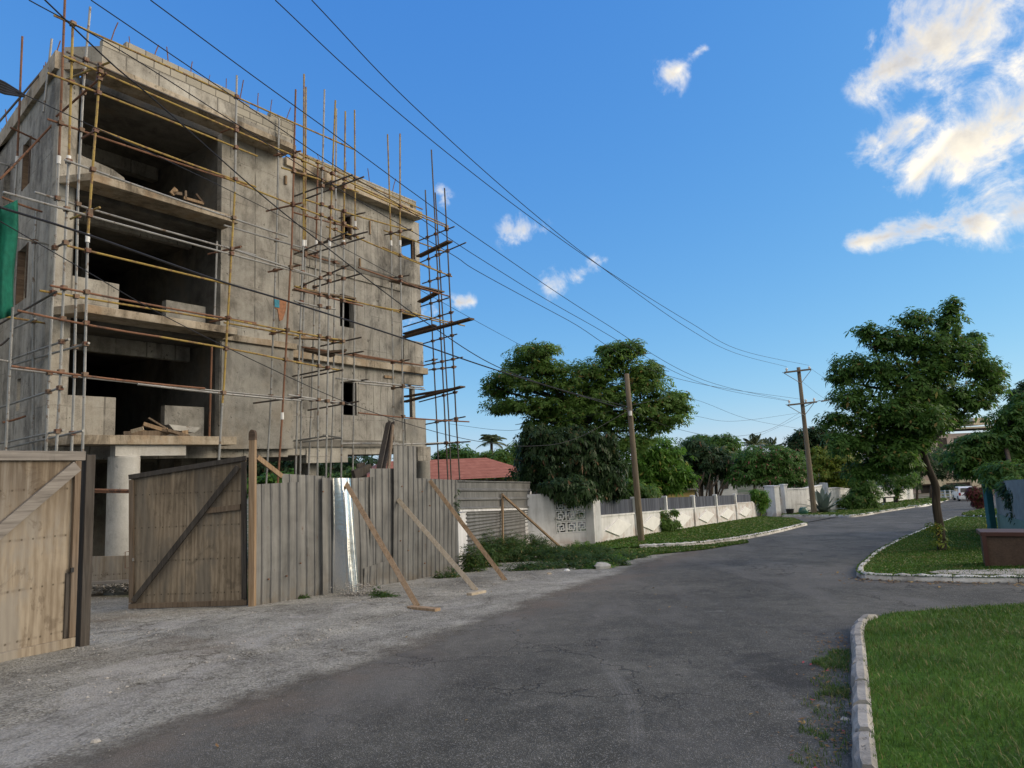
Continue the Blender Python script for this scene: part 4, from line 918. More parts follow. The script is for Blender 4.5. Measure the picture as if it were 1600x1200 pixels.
S4 = Scaf('tube_scaffold', 'slender dark scaffold poles with jutting planks rising against the sky at the right end', P3(19, VO, 0))
for px, v, mats in (([(605.5, 210), (611, 380), (615, 657), (616, 740)], -15.9, [YELL, GALV]), ([(625, 209), (625, 380), (630, 657), (631, 740)], VO, [YELL, GALV]),
    ([(664.5, 297), (667, 350), (682, 650), (686, 752)], -16.6, [DTUBE]), ([(674, 234), (680, 350), (695, 650), (700, 752)], VO-.6, [DTUBE]), ([(680, 301), (685, 380), (701, 650), (705, 752)], VO-1.1, [DTUBE]), ([(694.5, 294), (697.5, 350), (712.5, 650), (718.5, 752)], VO, [DTUBE])):
    S4.standard(px, v, mats, 1 if len(mats) > 1 else None)
for a in ((555, 292, 700, 356, VO, YELL), (557, 371, 706, 432, VO, YELL), (560, 418, 702, 463, VO-.1, RUST), (600, 360, 700, 395, -15.9, YELL), (598, 386, 705, 432, -16.4, YELL), (530, 465, 630, 486, VO, YELL), (627, 484, 726, 509, VO, YELL), (525, 591, 662, 606, VO, GALV), (560, 645, 733, 659, VO, RUST), (535, 693, 622, 693, VO, GALV), (610, 695, 735, 690, -15.6, GALV), (560, 599, 664, 609, -15.9, GALV), (553, 553, 662, 571, VO, RUST)):
    S4.ledger(*a)
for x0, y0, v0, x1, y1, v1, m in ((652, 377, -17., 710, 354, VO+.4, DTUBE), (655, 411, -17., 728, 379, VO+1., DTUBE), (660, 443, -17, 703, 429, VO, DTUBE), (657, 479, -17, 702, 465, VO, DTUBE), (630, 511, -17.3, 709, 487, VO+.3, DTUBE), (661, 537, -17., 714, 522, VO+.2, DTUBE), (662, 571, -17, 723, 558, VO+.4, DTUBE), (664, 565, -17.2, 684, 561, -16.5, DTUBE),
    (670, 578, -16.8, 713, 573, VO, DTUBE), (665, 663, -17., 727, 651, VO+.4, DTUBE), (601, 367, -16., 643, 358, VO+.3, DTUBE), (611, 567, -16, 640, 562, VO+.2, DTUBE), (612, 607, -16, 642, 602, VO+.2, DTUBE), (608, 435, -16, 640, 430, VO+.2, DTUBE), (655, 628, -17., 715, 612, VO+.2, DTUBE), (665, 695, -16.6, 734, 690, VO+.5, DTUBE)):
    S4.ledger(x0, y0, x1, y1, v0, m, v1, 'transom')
S4.plank(654, 401, -17., 703, 377, VO+.2, .22, TIMB_D, .06); S4.plank(630, 527, -17.4, 737, 498, VO+1.2, .25, TIMB_D, .06); S4.plank(632, 522, -17.6, 680, 508, -16.3, .25, TIMB_D, .05)
S4.plank(656, 472, -17., 686, 456, -15.9, .25, TIMB_D, .06); S4.plank(612, 438, -15.7, 690, 457, -15.7, .3, RAIL_B); S4.plank(632, 628, -17.4, 723, 604, VO+.6, .25, TIMB_D, .05); S4.plank(632, 620, -17.4, 712, 607, VO+.2, .25, TIMB_D, .05)
# hanging green net on the left flank
nv = []; nu, nz = 10, 14
for j in range(nz+1):
    for i in range(nu+1):
        t_, s_ = j/nz, i/nu; xr = 27-8*t_**2+2*math.sin(t_*7); x = -25+(xr+25)*s_; y = (312+(1-s_)*26)+(492-312-(1-s_)*10)*t_
        p = onv(x, y, -16.6+.12*math.sin(s_*9+t_*3)+.06*math.sin(s_*23)); nv.append(p)
n_ = MB(); n_.add(nv, [(j*(nu+1)+i, j*(nu+1)+i+1, (j+1)*(nu+1)+i+1, (j+1)*(nu+1)+i) for j in range(nz) for i in range(nu)])
NET = plain('green_net', (.012, .16, .105), .8, 0, .35, 9., .4)
net = n_.build('debris_net', NET, smooth=True); setp(net, 'green debris netting hanging from the scaffold on the left flank', 'netting')
so = net.modifiers.new('solid', 'SOLIDIFY'); so.thickness = .004
# rag caught on the scaffold
rg = MB(); rp = [onv(x, y, VO+.05) for x, y in ((428, 466), (447, 470), (446, 483), (441, 500), (436, 502), (433, 484), (429, 482))]
rg.prism(rp, V*.03); setp(rg.build('rag', plain('rust_cloth', (.32, .15, .08), .9, 0, .5, 12.)), 'torn rust coloured cloth caught on a scaffold pole mid facade', 'cloth')
rg = MB(); rg.prism([onv(x, y, VO+.08) for x, y in ((428, 467), (436, 469), (436, 481), (429, 480))], V*.02); setp(rg.build('rag', plain('blue_cloth', (.05, .22, .30), .9, 0, .4, 12.)), 'small blue cloth hanging beside the torn rust coloured one', 'cloth')
# timber offcuts and a barrow tray on the first balcony
dz_ = LV[0]
T = thing('timber_pile', 'heap of broken timber offcuts lying on the lowest balcony slab', 'timber pile', P3(8.7, -16.7, dz_))
for (x0, y0, x1, y1, ww) in ((193, 678, 262, 676, .12), (224, 662, 262, 674, .09), (225, 665, 285, 680, .07), (232, 653, 262, 671, .04), (205, 674, 224, 669, .08), (255, 677, 264, 673, .16), (262, 672, 296, 682, .07), (215, 675, 250, 678, .1), (284, 678, 293, 677, .16)):
    m = MB(); m.plank(onv(x0, y0, -16.7+random.uniform(-.2, .2)), onv(x1, y1, -16.6+random.uniform(-.2, .2)), ww, .05, V); m.build('board', random.choice((TIMB, TIMB_P, RAIL_B)), T)
tr = MB(); a0 = onv(264, 664, -16.9); tr.prism([onv(264, 663, -16.8), onv(312, 668, -16.8), onv(310, 671, -16.8), onv(304, 676, -16.8), onv(272, 672, -16.8)], -V*.35)
setp(tr.build('barrow_tray', GALV), 'upturned grey barrow tray lying behind the broken timber on the balcony', 'tray')
T = thing('timber_pile', 'few crooked boards stacked on the topmost balcony slab', 'timber pile', P3(9.5, -16.8, 8.745))
for (x0, y0, x1, y1, ww) in ((268, 303, 275, 295, .12), (287, 309, 318, 318, .07), (290, 298, 290, 311, .05), (306, 303, 318, 318, .05), (270, 301, 284, 303, .08)):
    m = MB(); m.plank(onv(x0, y0, -16.75), onv(x1, y1, -16.75), ww, .05, V); m.build('board', random.choice((TIMB, RAIL_B, TIMB_D)), T)
# rough top of the top balcony's low wall
s = MB(); s.prism([P3(6.8, VF-.02, 8.9), P3(7.95, VF-.02, 8.9), P3(7.88, VF-.02, 9.2), P3(7.6, VF-.02, 9.33), P3(6.8, VF-.02, 9.44)], -V*.16); s.build('low_wall', CONC_W, B)
for (u0, u1, z0, z1) in ((9.2, 10.3, 5.65, 6.38), (9.22, 10.3, 2.73, 3.58)):
    s = MB(); s.ub(u0, u1, -17.6, -17.4, z0, z1); s.build('low_wall', CONC_P, B)
for q in ((-18.7, -18.5, 5.0, 5.41), (-18.7, -18.5, 8.36, 8.51), (-20.8, -20.5, 11.0, 11.41)):
    s = MB(); s.ub(6.8, 10.5, *q); s.build('inner_beam', CONC_W, B)

# ------------------------------------------------------------------ timber gates
def nrm(v): v = np.array(v, float); return v/np.linalg.norm(v)
# near gate: seen from inside its frame, runs out of the picture on the left
gL = gp(120, 1016); dL = nrm([-.44, -.9, 0]); nL = nrm([.9, -.44, 0])
def onpl(x, y, p, n):
    d = ray(x, y); t = ((p-EYE)@n)/(d@n); return EYE+d*t
G1 = thing('plywood_gate', 'tan plywood gate leaf with pale diagonal brace standing open at the near left', 'gate', gL, math.atan2(dL[1], dL[0]))
tl = onpl(122, 706, gL, nL); zt = tl[2]; zb0 = gL[2]+.05; WL = 2.75
def LP(a, z, o=0.): return np.array([gL[0], gL[1], 0])+dL*a+nL*o+Z*z
m = MB(); m.add([LP(.04, zb0, 0), LP(WL, zb0+.05, 0), LP(WL, zt-.05, 0), LP(.04, zt-.05, 0)], [(0, 1, 2, 3)]); m.add([LP(.04, zb0, -.018), LP(WL, zb0+.05, -.018), LP(WL, zt-.05, -.018), LP(.04, zt-.05, -.018)], [(3, 2, 1, 0)])
m.build('panel', PLY_L, G1)
def pl(a, z0, b, z1, w, o, mat, nm, par=G1, t=.045):
    m = MB(); m.plank(LP(a, z0, o), LP(b, z1, o), w, t, nL); return m.build(nm, mat, par, bevel=.004)
pl(0, zt-.055, WL+.04, zt-.03, .12, .028, RAIL_G, 'top_rail'); pl(.05, zb0+.07, WL+.04, zb0+.12, .12, .026, PLY_L, 'bottom_rail')
a_ = onpl(118, 728, gL, nL); b_ = onpl(-40, 862, gL, nL); m = MB(); m.plank(a_+nL*.03, b_+(b_-a_)*.7+nL*.03, .15, .045, nL); m.build('brace', RAIL_G, G1, bevel=.004)
pl(.09, zb0+.135, .09, zt-.12, .08, .026, RAIL_B, 'stile'); pl(.155, zb0+.95, .155, zb0+.14, .05, .012, RAIL_D, 'edge_strip', t=.02)
m = MB(); m.hexa(LP(-.07, (zb0+zt)/2-.06, -.02), dL*.062, nL*.075, Z*((zt-zb0)/2+.02)); m.build('end_post', RAIL_D, G1, bevel=.006)
m = MB(); m.hexa(LP(.13, zb0+.98, .055), dL*.02, nL*.012, Z*.03); m.build('latch', CABLE, G1)
# far leaf
gA, gB = gp(389, 949), gp(203, 952); gB[1] = gA[1]+.12; dR = nrm([*(gB-gA)[:2], 0]); nR = np.array([dR[1], -dR[0], 0]); nR = nR if nR[1] < 0 else -nR
WR = float(np.linalg.norm((gB-gA)[:2]))
G2 = thing('plywood_gate', 'dark weathered plywood gate leaf with sloping top rail hung on the tall timber post', 'gate', gA, math.atan2(dR[1], dR[0]))
q = {n_: onpl(x, y, gA, nR) for n_, (x, y) in dict(tr=(386, 711), tl=(203, 741), bl=(203, 951), br=(387, 946)).items()}
def RP(n0, n1, a, b, o=0.):       # bilinear point of the leaf, a along (0 hinge .. 1 free), b up
    lo = q['br']*(1-a)+q['bl']*a; hi = q['tr']*(1-a)+q['tl']*a; return lo*(1-b)+hi*b+nR*o
def RQ(a, b, o=0.): return RP(0, 0, a, b, o)
m = MB(); e = [(.01, .02), (.99, .02), (.99, .98), (.01, .98)]
m.prism([RQ(a, b) for a, b in e], -nR*.018); m.build('panel', PLY_R, G2)
def rb(a0, b0, a1, b1, w, mat, nm, o=.026, t=.045):
    m = MB(); m.plank(RQ(a0, b0, o), RQ(a1, b1, o), w, t, nR); return m.build(nm, mat, G2, bevel=.004)
rb(0, .98, 1, .978, .085, RAIL_D, 'top_rail'); rb(0, .02, 1, .02, .09, RAIL_B, 'bottom_rail'); rb(.022, .045, .022, .955, .09, RAIL_D, 'stile'); rb(.978, .045, .978, .955, .085, RAIL_B, 'stile')
rb(.06, .93, .95, .06, .095, RAIL_D, 'brace', .07, .04); rb(.05, .655, .34, .655, .10, RAIL_B, 'short_rail', .03)
m = MB(); m.tube([RQ(1.0, .42, .02), RQ(1.035, .42, .02), RQ(1.035, .30, .02), RQ(1.0, .30, .02)], .008, 6); m.build('handle', RUST, G2)
m = MB(); m.hexa(RQ(.955, .36, .06), dR*.012, nR*.01, Z*.025); m.build('latch', GALV, G2)
# tall post the leaf hangs on, with a raking strut behind it
pp = gp(394, 951); PT = thing('timber_post', 'tall round-topped timber gate post rising above the zinc fence', 'post', pp)
hz_ = onpl(396, 674, pp, nrm(EYE-pp)*np.array([1, 1, 0])); ztop = hz_[2]
m = MB(); m.plank(pp-Z*.2, np.array([pp[0], pp[1], ztop-.06]), .115, .10, -np.array([0, 1., 0])); m.build('shaft', TIMB, PT, bevel=.012)
m = MB(); c_ = np.array([pp[0], pp[1], ztop-.16]); ang = [math.pi*i/10 for i in range(11)]
m.prism([c_+np.array([.058*math.cos(a), -.055, .10+.09*math.sin(a)]) for a in ang]+[c_+np.array([-.058, -.055, 0]), c_+np.array([.058, -.055, 0])], np.array([0, .108, 0])); m.build('rounded_top', TIMB_D, PT)
fe = lambda x, y: onpl(x, y, gp(397, 950), V)
m = MB(); m.plank(fe(402, 714), fe(440, 744), .085, .045, V); m.build('strut', TIMB, PT)
# low plywood hoarding and a pipe rail between the leaves, at the back of the yard
hb = MB(); a0, a1 = aty(128, 870, 15.0), aty(206, 868, 15.0); b0, b1 = aty(128, 911, 15.0), aty(206, 906, 15.0); hb.prism([b0, b1, a1, a0], np.array([0, .03, 0]))
setp(hb.build('plywood_hoarding', PLY_L), 'low strip of pale plywood hoarding at the foot of the undercroft', 'hoarding')
hb = MB(); hb.plank(aty(120, 912.5, 14.9), aty(206, 907.5, 14.9), .07, .06, Z); setp(hb.build('timber_plank', RAIL_G), 'grey plank lying along the foot of the plywood hoarding', 'plank')
hb = MB(); hb.tube([aty(128, 765, 14.6), aty(212, 767, 14.6)], .03, 8); hb.tube([aty(128, 769, 14.6), aty(212, 769.5, 14.6)], .02, 6); setp(hb.build('pipe_rail', RUST), 'rusty pipe rail strung across the yard between the gates', 'rail')

# ------------------------------------------------------------------ corrugated zinc fence
fA, fB = gp(396, 950), gp(714, 897); FV = float((fA@V+fB@V)/2)
FN = thing('zinc_fence', 'patched fence of upright grey corrugated zinc sheets beside the gate', 'fence', fA, math.pi/2-HD)
def rib(u, pitch=.19, d=.022):
    t = (u/pitch) % 1.
    return d*(1-min(1, max(0, (abs(t-.5)-.34)/.10)))*-1+d
def sheet(x0, x1, yt0, yt1, yb0, yb1, off, mat=ZINC, label=None, bend=None, pitch=.19):
    """upright zinc sheet between two picture columns, off = metres in front of the fence line"""
    v = FV+off; uu = []
    p00, p01, p10, p11 = onv(x0, yb0, v), onv(x0, yt0, v), onv(x1, yb1, v), onv(x1, yt1, v)
    L = abs((p10-p00)@U); nu = max(10, int(L/.016)); nz = 16; vs = []
    for j in range(nz+1):
        for i in range(nu+1):
            s_, t_ = i/nu, j/nz
            p = (p00*(1-s_)+p10*s_)*(1-t_)+(p01*(1-s_)+p11*s_)*t_
            o = rib(s_*L, pitch)+.006*math.sin(t_*5+x0)+.012*mnoise.noise((s_*2.2+x0, t_*3.1, off*40))
            if bend: o += bend(s_, t_)
            if j == 0: p = p+Z*.03*mnoise.noise((s_*9, x0, 1))
            vs.append(p+V*o)
    m = MB(); m.add(vs, [(j*(nu+1)+i, j*(nu+1)+i+1, (j+1)*(nu+1)+i+1, (j+1)*(nu+1)+i) for j in range(nz) for i in range(nu)])
    o = m.build('zinc_sheet', mat, FN, smooth=False); sd = o.modifiers.new('thick', 'SOLIDIFY'); sd.thickness = .003
    if label: o['label'] = label
    return o
sheet(395, 468, 757, 753, 949, 938, .05)
sheet(440, 508, 740, 744, 942, 934, .0)
sheet(503, 521, 746, 747, 936, 935, .055)
sheet(519, 547, 747, 747, 936, 934, .09, ZINC_B, 'bent shiny zinc sheet', lambda s, t: .06*math.sin(s*3.1)+.30*(1-t)*min(1, s*2))
sheet(540, 584, 748, 745, 934, 925, .04, bend=lambda s, t: .03*math.sin(t*4+s*2))
sheet(577, 622, 732, 732, 926, 920, .02)
sheet(614, 650, 696, 697, 922, 912, .06, label='tallest zinc sheet', pitch=.16)
sheet(646, 715, 747, 750, 914, 893, .01, pitch=.15)
sheet(568, 616, 888, 872, 928, 920, .075)
m = MB(); m.plank(onv(404, 780, FV-.06), onv(712, 770, FV-.06), .09, .045, V); m.build('fence_rail', TIMB, FN)
m = MB(); m.plank(onv(404, 905, FV-.06), onv(712, 868, FV-.06), .09, .045, V); m.build('fence_rail', TIMB, FN)
for i, (x, y) in enumerate(((398, 800), (420, 905), (448, 900), (628, 760), (660, 768), (672, 790), (626, 845), (638, 860), (655, 830), (505, 768), (470, 880), (664, 880))):
    m = MB(); p = onv(x, y, FV+.075); m.tube([p-V*.02, p+V*.012], .014, 7); m.build('nail_washer', RUST, FN)
# holes rusted through at the foot
def prop(x0, y0, x1, y1, v0, mat, label, foot=None, w=.095):
    b = gp(x1, y1); a = onv(x0, y0, v0); T = thing('timber_prop', label, 'timber prop', b, 0, 'timber props leaning on the zinc fence')
    n = nrm(np.cross(a-b, np.cross(a-b, EYE-b))); m = MB(); m.plank(b+Z*.02-(a-b)*.0, a+(a-b)*.02, w, .05, n); m.build('raker', mat, T, bevel=.004)
    if foot:
        fa, fb = gp(foot[0], foot[1], .03), gp(foot[2], foot[3], .03); m = MB(); m.plank(fa, fb, .12, .05, Z); m.build('foot_board', mat, T, bevel=.004)
prop(541, 756, 652, 949, FV+.13, TIMB, 'brown timber prop nearest the gate with a long foot board', (640, 949, 684, 953))
prop(624, 783, 744, 924, FV+.12, TIMB_P, 'pale timber prop leaning on the tallest zinc sheet with a short foot block', (733, 929, 756, 924))
prop(674, 754, 790, 909, FV+.1, TIMB, 'brown timber prop leaning on the last zinc sheet before the white posts')
# panel of flat and corrugated sheets between two white posts
a_, b_ = gp(716, 893), gp(834, 856); dP = nrm([*(b_-a_)[:2], 0]); nP = np.array([dP[1], -dP[0], 0])
PN = thing('zinc_boundary_fence', 'boundary panel of horizontal zinc sheets over corrugated iron between two whitewashed posts', 'fence', a_, math.atan2(dP[1], dP[0]))
op = lambda x, y, o=0.: onpl(x, y, a_+nP*o, nP)
def hsheet(x0, x1, yt0, yt1, yb0, yb1, o, nrib, d, mat, nm):
    p00, p01, p10, p11 = op(x0, yb0, o), op(x0, yt0, o), op(x1, yb1, o), op(x1, yt1, o); nz = nrib*8; nu = 12; vs = []
    for j in range(nz+1):
        for i in range(nu+1):
            s_, t_ = i/nu, j/nz; p = (p00*(1-s_)+p10*s_)*(1-t_)+(p01*(1-s_)+p11*s_)*t_
            if d > .02: k_ = d*.5*(1+math.sin(2*math.pi*t_*nrib))
            else: tt = (t_*nrib) % 1; k_ = .045*(1 if tt < .14 else 0)
            vs.append(p+nP*(k_+.006*mnoise.noise((s_*3, t_*4, x0))))
    m = MB(); m.add(vs, [(j*(nu+1)+i, j*(nu+1)+i+1, (j+1)*(nu+1)+i+1, (j+1)*(nu+1)+i) for j in range(nz) for i in range(nu)])
    ob = m.build(nm, mat, PN); sd = ob.modifiers.new('thick', 'SOLIDIFY'); sd.thickness = .003
hsheet(713, 828, 752, 754, 796, 793, .05, 3, .0199, ZINC, 'flat_sheet')
hsheet(727, 778, 799, 798, 829, 820, .03, 5, .03, ZINC, 'corrugated_sheet'); hsheet(776, 824, 797, 795, 820, 812, .028, 5, .03, ZINC, 'corrugated_sheet'); hsheet(727, 825, 826, 811, 880, 860, .015, 8, .03, ZINC, 'corrugated_sheet')
for (x0, x1, yt, yb) in ((716, 730, 800, 897), (821, 833, 768, 858)):
    p0, p1 = op(x0, yb), op(x1, yb); z1 = op((x0+x1)/2, yt)[2]; m = MB(); w_ = np.linalg.norm(p1-p0)/2; c = (p0+p1)/2; m.hexa(np.array([c[0], c[1], (z1+c[2])/2-.1])-nP*.06, dP*w_, nP*.1, Z*((z1-c[2])/2+.1)); m.build('white_post', WPAINT, PN, bevel=.01)
m = MB(); m.plank(op(715, 798, .06), op(824, 795, .06), .06, .04, nP); m.build('capping', WPAINT, PN)
m = MB(); m.plank(op(715, 751.5, .07), op(828, 753.5, .07), .035, .03, nP); m.build('capping', ZINC, PN)
T = thing('timber_prop', 'brown timber prop framed with an upright post against the corrugated panel', 'timber prop', gp(880, 862), 0, 'timber props leaning on the zinc fence')
m = MB(); m.plank(op(785, 771, .12), op(786, 862, .12), .09, .05, nP); m.build('upright', TIMB, T); m = MB(); m.plank(op(786, 774, .15), gp(882, 861, .05), .1, .05, Z); m.build('raker', TIMB_D if False else TIMB, T)
m = MB(); m.plank(op(787, 845, .14), op(799, 860, .3), .07, .045, nP); m.build('short_strut', TIMB, T)
# dark channel and grey board leaning against the facade
m = MB()
for dx in (0, .16): m.plank(onv(590, 742, -13.4)+U*dx, onv(607, 660, -14.6)+U*dx, .04, .16, V)
m.plank(onv(594, 742, -13.45), onv(610, 660, -14.65), .2, .02, V); ch = m.build('steel_channel', RAIL_D); setp(ch, 'dark channel shaped shutter leaning up behind the zinc fence', 'shutter')
m = MB(); m.plank(onv(606, 742, -13.3), onv(614, 664, -14.4), .09, .05, V); setp(m.build('leaning_board', RAIL_B), 'narrow brown board leaning beside the dark channel shutter', 'board')
m = MB(); m.prism([onv(x, y, -13.9) for x, y in ((548, 736), (575, 725), (577, 735), (552, 750))], V*.12); m.prism([onv(x, y, -14.1) for x, y in ((556, 725), (568, 722), (572, 748), (560, 750))], V*.05)
setp(m.build('formwork_stack', RAIL_D), 'dark tangle of formwork boards showing over the zinc fence', 'formwork')

# ------------------------------------------------------------------ white garden wall along the left pavement
w0 = gp(932, 852); w6 = gp(1187, 809); dW = nrm([*(w6-w0)[:2], 0]); nW = np.array([dW[1], -dW[0], 0]); WV = w0
ow = lambda x, y, o=0.: onpl(x, y, WV+nW*o, nW)
def sW(x, y): return float((ow(x, y)-w0)[:2]@dW[:2])
GW = thing('garden_wall', 'long white garden wall with raised diamonds and slate blue boards between its posts', 'wall', w0, math.atan2(dW[1], dW[0]))
def WP(s, z, o=0.): return np.array([w0[0], w0[1], 0])+dW*s+nW*o+Z*z
posts = [sW(x, y) for x, y in ((993, 815), (1041, 805), (1084, 795), (1119, 790), (1149, 785))]; ends = [0.25]+posts+[sW(1176, 795)]
for i, (a, b) in enumerate(zip(ends[:-1], ends[1:])):
    xm = (w0+dW*(a+b)/2); yb = gz(xm[1]+0.)
    ya, ybb = (w0+dW*a)[1], (w0+dW*b)[1]; za, zb = gz(ya), gz(ybb); H1, H2 = 1.02, 1.60
    k1 = 1.02 if i < 5 else 1.1
    m = MB(); m.prism([WP(a, za-.3, 0), WP(b, zb-.3, 0), WP(b, zb+k1, 0), WP(a, za+k1, 0)], -nW*.16); m.build('wall_panel', WPAINT, GW)
    m = MB(); m.prism([WP(a+.06, za+k1+.002, .03), WP(b-.06, zb+k1+.002, .03), WP(b-.06, zb+k1+.07, .03), WP(a+.06, za+k1+.07, .03)], -nW*.22); m.build('coping', WPAINT, GW)
    if i < 6:
        m = MB(); m.prism([WP(a+.09, za+k1+.075, -.05), WP(b-.09, zb+k1+.075, -.05), WP(b-.09, zb+H2+.06, -.05), WP(a+.09, za+H2+.06, -.05)], -nW*.025); m.build('board_screen', SLAT, GW)
        c_, z_ = (a+b)/2, (za+zb)/2+.56; r_ = .34; rw = (b-a)*.34; m = MB(); m.prism([WP(c_-rw, z_, .002), WP(c_, z_-r_, .002), WP(c_+rw, z_, .002), WP(c_, z_+r_, .002)], nW*.055); m.build('diamond', WCLEAN, GW)
for s_ in posts:
    y = (w0+dW*s_)[1]; z = gz(y); m = MB(); m.hexa(WP(s_, z+.72, -.04), dW*.085, nW*.12, Z*1.02); m.build('wall_post', WPAINT, GW, bevel=.012)
s_ = sW(1182, 800); z = gz((w0+dW*s_)[1]); m = MB(); aa = ends[-1]
m.prism([WP(aa, z-.3, .01), WP(aa+1.1, z-.3, .01), WP(aa+1.1, z+.5, .01)]+[WP(aa+.1+1.0*math.cos(t), z+.5+.65*math.sin(t), .01) for t in (.3, .6, .9, 1.2)]+[WP(aa, z+1.25, .01)], -nW*.2); m.build('curved_end', WPAINT, GW)
m = MB(); m.hexa(WP(-.05, gz(w0[1])+.75, -.05), dW*.32, nW*.18, Z*.95); m.hexa(WP(-.05, gz(w0[1])+1.74, -.05), dW*.36, nW*.22, Z*.05); m.build('pier', WPAINT, GW, bevel=.015)
# pierced block screen and plain wall to its left
c0, c1 = gp(920, 853), gp(838, 858); c1 = c0+nrm([*(c1-c0)[:2], 0])*2.55; dB = nrm([*(c1-c0)[:2], 0]); nB = np.array([-dB[1], dB[0], 0]); nB = nB if nB[1] < 0 else -nB
BS = thing('block_screen_wall', 'white wall with a panel of pierced ornamental blocks under the dark foliage', 'wall', c0, math.atan2(dB[1], dB[0]))
zb = gz(c0[1]); px0 = ppm(c0); 
def BP(s, z, o=0.): return np.array([c0[0], c0[1], 0])+dB*s+nB*o+Z*(zb+z)
bw = 52/px0/3; z0 = .52
m = MB(); m.prism([BP(0, -.2), BP(bw*3+.02, -.2), BP(bw*3+.02, z0), BP(0, z0)], -nB*.2); m.prism([BP(bw*3+.02, -.2), BP(2.6, -.2), BP(2.6, 2.0), BP(bw*3+.02, 2.0)], -nB*.2); m.build('plain_wall', WPAINT, BS)
def pblock(s, z, w, flip):
    m = MB(); t = .055
    def bar(a0, a1, b0, b1):
        if flip: a0, a1 = 1-a1, 1-a0
        m.hexa(BP(s+(a0+a1)/2*w, z+(b0+b1)/2*w, -.05), dB*(a1-a0)*w/2, nB*.045, Z*(b1-b0)*w/2)
    for q_ in ((0, 1, 0, .08), (0, 1, .92, 1), (0, .08, .08, .92), (.92, 1, .08, .92), (.22, .78, .22, .3), (.22, .78, .7, .78), (.22, .3, .3, .7), (.7, .78, .3, .7), (.08, .22, .46, .54), (.78, .92, .3, .38), (.46, .54, .78, .92), (.3, .38, .08, .22), (.46, .54, .3, .52), (.54, .7, .46, .52)): bar(*q_)
    return m.build('pierced_block', WCLEAN, BS)
for i in range(3):
    for j in range(3):
        pblock(i*bw+.01, z0+j*bw*1.02+.01, bw*.97, (i+j) % 2 == 0)
# garden gate, pillar and further walls beyond the curved end
def flatwall(name, label, cat, pts, base_pts, thick, mat=WPAINT, group=None):
    m = MB(); m.prism([np.array(p) for p in base_pts]+[np.array(p) for p in pts[::-1]], np.array(thick)); o = m.build(name, mat); setp(o, label, cat, group); return o
GG = thing('garden_gate', 'dark wrought iron garden gate between the curved wall end and a white pillar', 'gate', gp(1194, 808))
p0, p1 = gp(1186, 809), gp(1199, 808); z1 = aty(1192, 768, p0[1])[2]; dG = nrm((p1-p0)*[1, 1, 0]); wG = np.linalg.norm((p1-p0)[:2])
m = MB()
for i in range(9): pa = p0+dG*wG*i/8; m.tube([pa*[1, 1, 0]+Z*(gz(pa[1])+.05), pa*[1, 1, 0]+Z*z1], .012, 5)
m.build('bars', CABLE, GG); m = MB()
for k_ in (.1, .4, .75, .98): z_ = gz(p0[1])+(z1-gz(p0[1]))*k_; m.tube([p0*[1, 1, 0]+Z*z_, (p0+dG*wG)*[1, 1, 0]+Z*z_], .016, 5)
m.build('rails', CABLE, GG)
def pillar(x0, x1, yt, yb, label, dep=.45, mat=WPAINT):
    a, b = gp(x0, yb), gp(x1, yb); zt_ = aty((x0+x1)/2, yt, a[1])[2]; c = (a+b)/2; d = nrm((b-a)*[1, 1, 0]); n = np.array([-d[1], d[0], 0]); w_ = np.linalg.norm((b-a)[:2])/2
    T = thing('gate_pillar', label, 'pillar', c)
    m = MB(); m.hexa(np.array([c[0], c[1], (zt_+c[2])/2-.1])+n*dep/2, d*w_, n*dep/2, Z*((zt_-c[2])/2+.1)); m.build('shaft', mat, T, bevel=.015)
    m = MB(); m.hexa(np.array([c[0], c[1], zt_+.04])+n*dep/2, d*(w_+.04), n*(dep/2+.04), Z*.04); m.build('cap', mat, T)
pillar(1198, 1213.5, 760, 807, 'broad white pillar right of the wrought iron garden gate')
pillar(1222.5, 1229, 758, 805.5, 'slim white pillar beside the narrow slate boarded panel', .3)
a, b = gp(1213, 806), gp(1223, 805.5); zt_ = aty(1218, 776, a[1])[2]
flatwall('garden_wall', 'narrow white wall panel below a slate board between two pillars', 'wall', [a*[1, 1, 0]+Z*zt_, b*[1, 1, 0]+Z*zt_], [a-Z*.2, b-Z*.2], (0, .2, 0))
zs_ = aty(1218, 759, a[1])[2]; m = MB(); m.prism([a*[1, 1, 0]+Z*(zt_+.03)+np.array([.05, .1, 0]), b*[1, 1, 0]+Z*(zt_+.03)+np.array([-.05, .1, 0]), b*[1, 1, 0]+Z*zs_+np.array([-.05, .1, 0]), a*[1, 1, 0]+Z*zs_+np.array([.05, .1, 0])], (0, .03, 0)); setp(m.build('board_screen', SLAT), 'small slate blue board screen above the narrow white panel', 'screen')
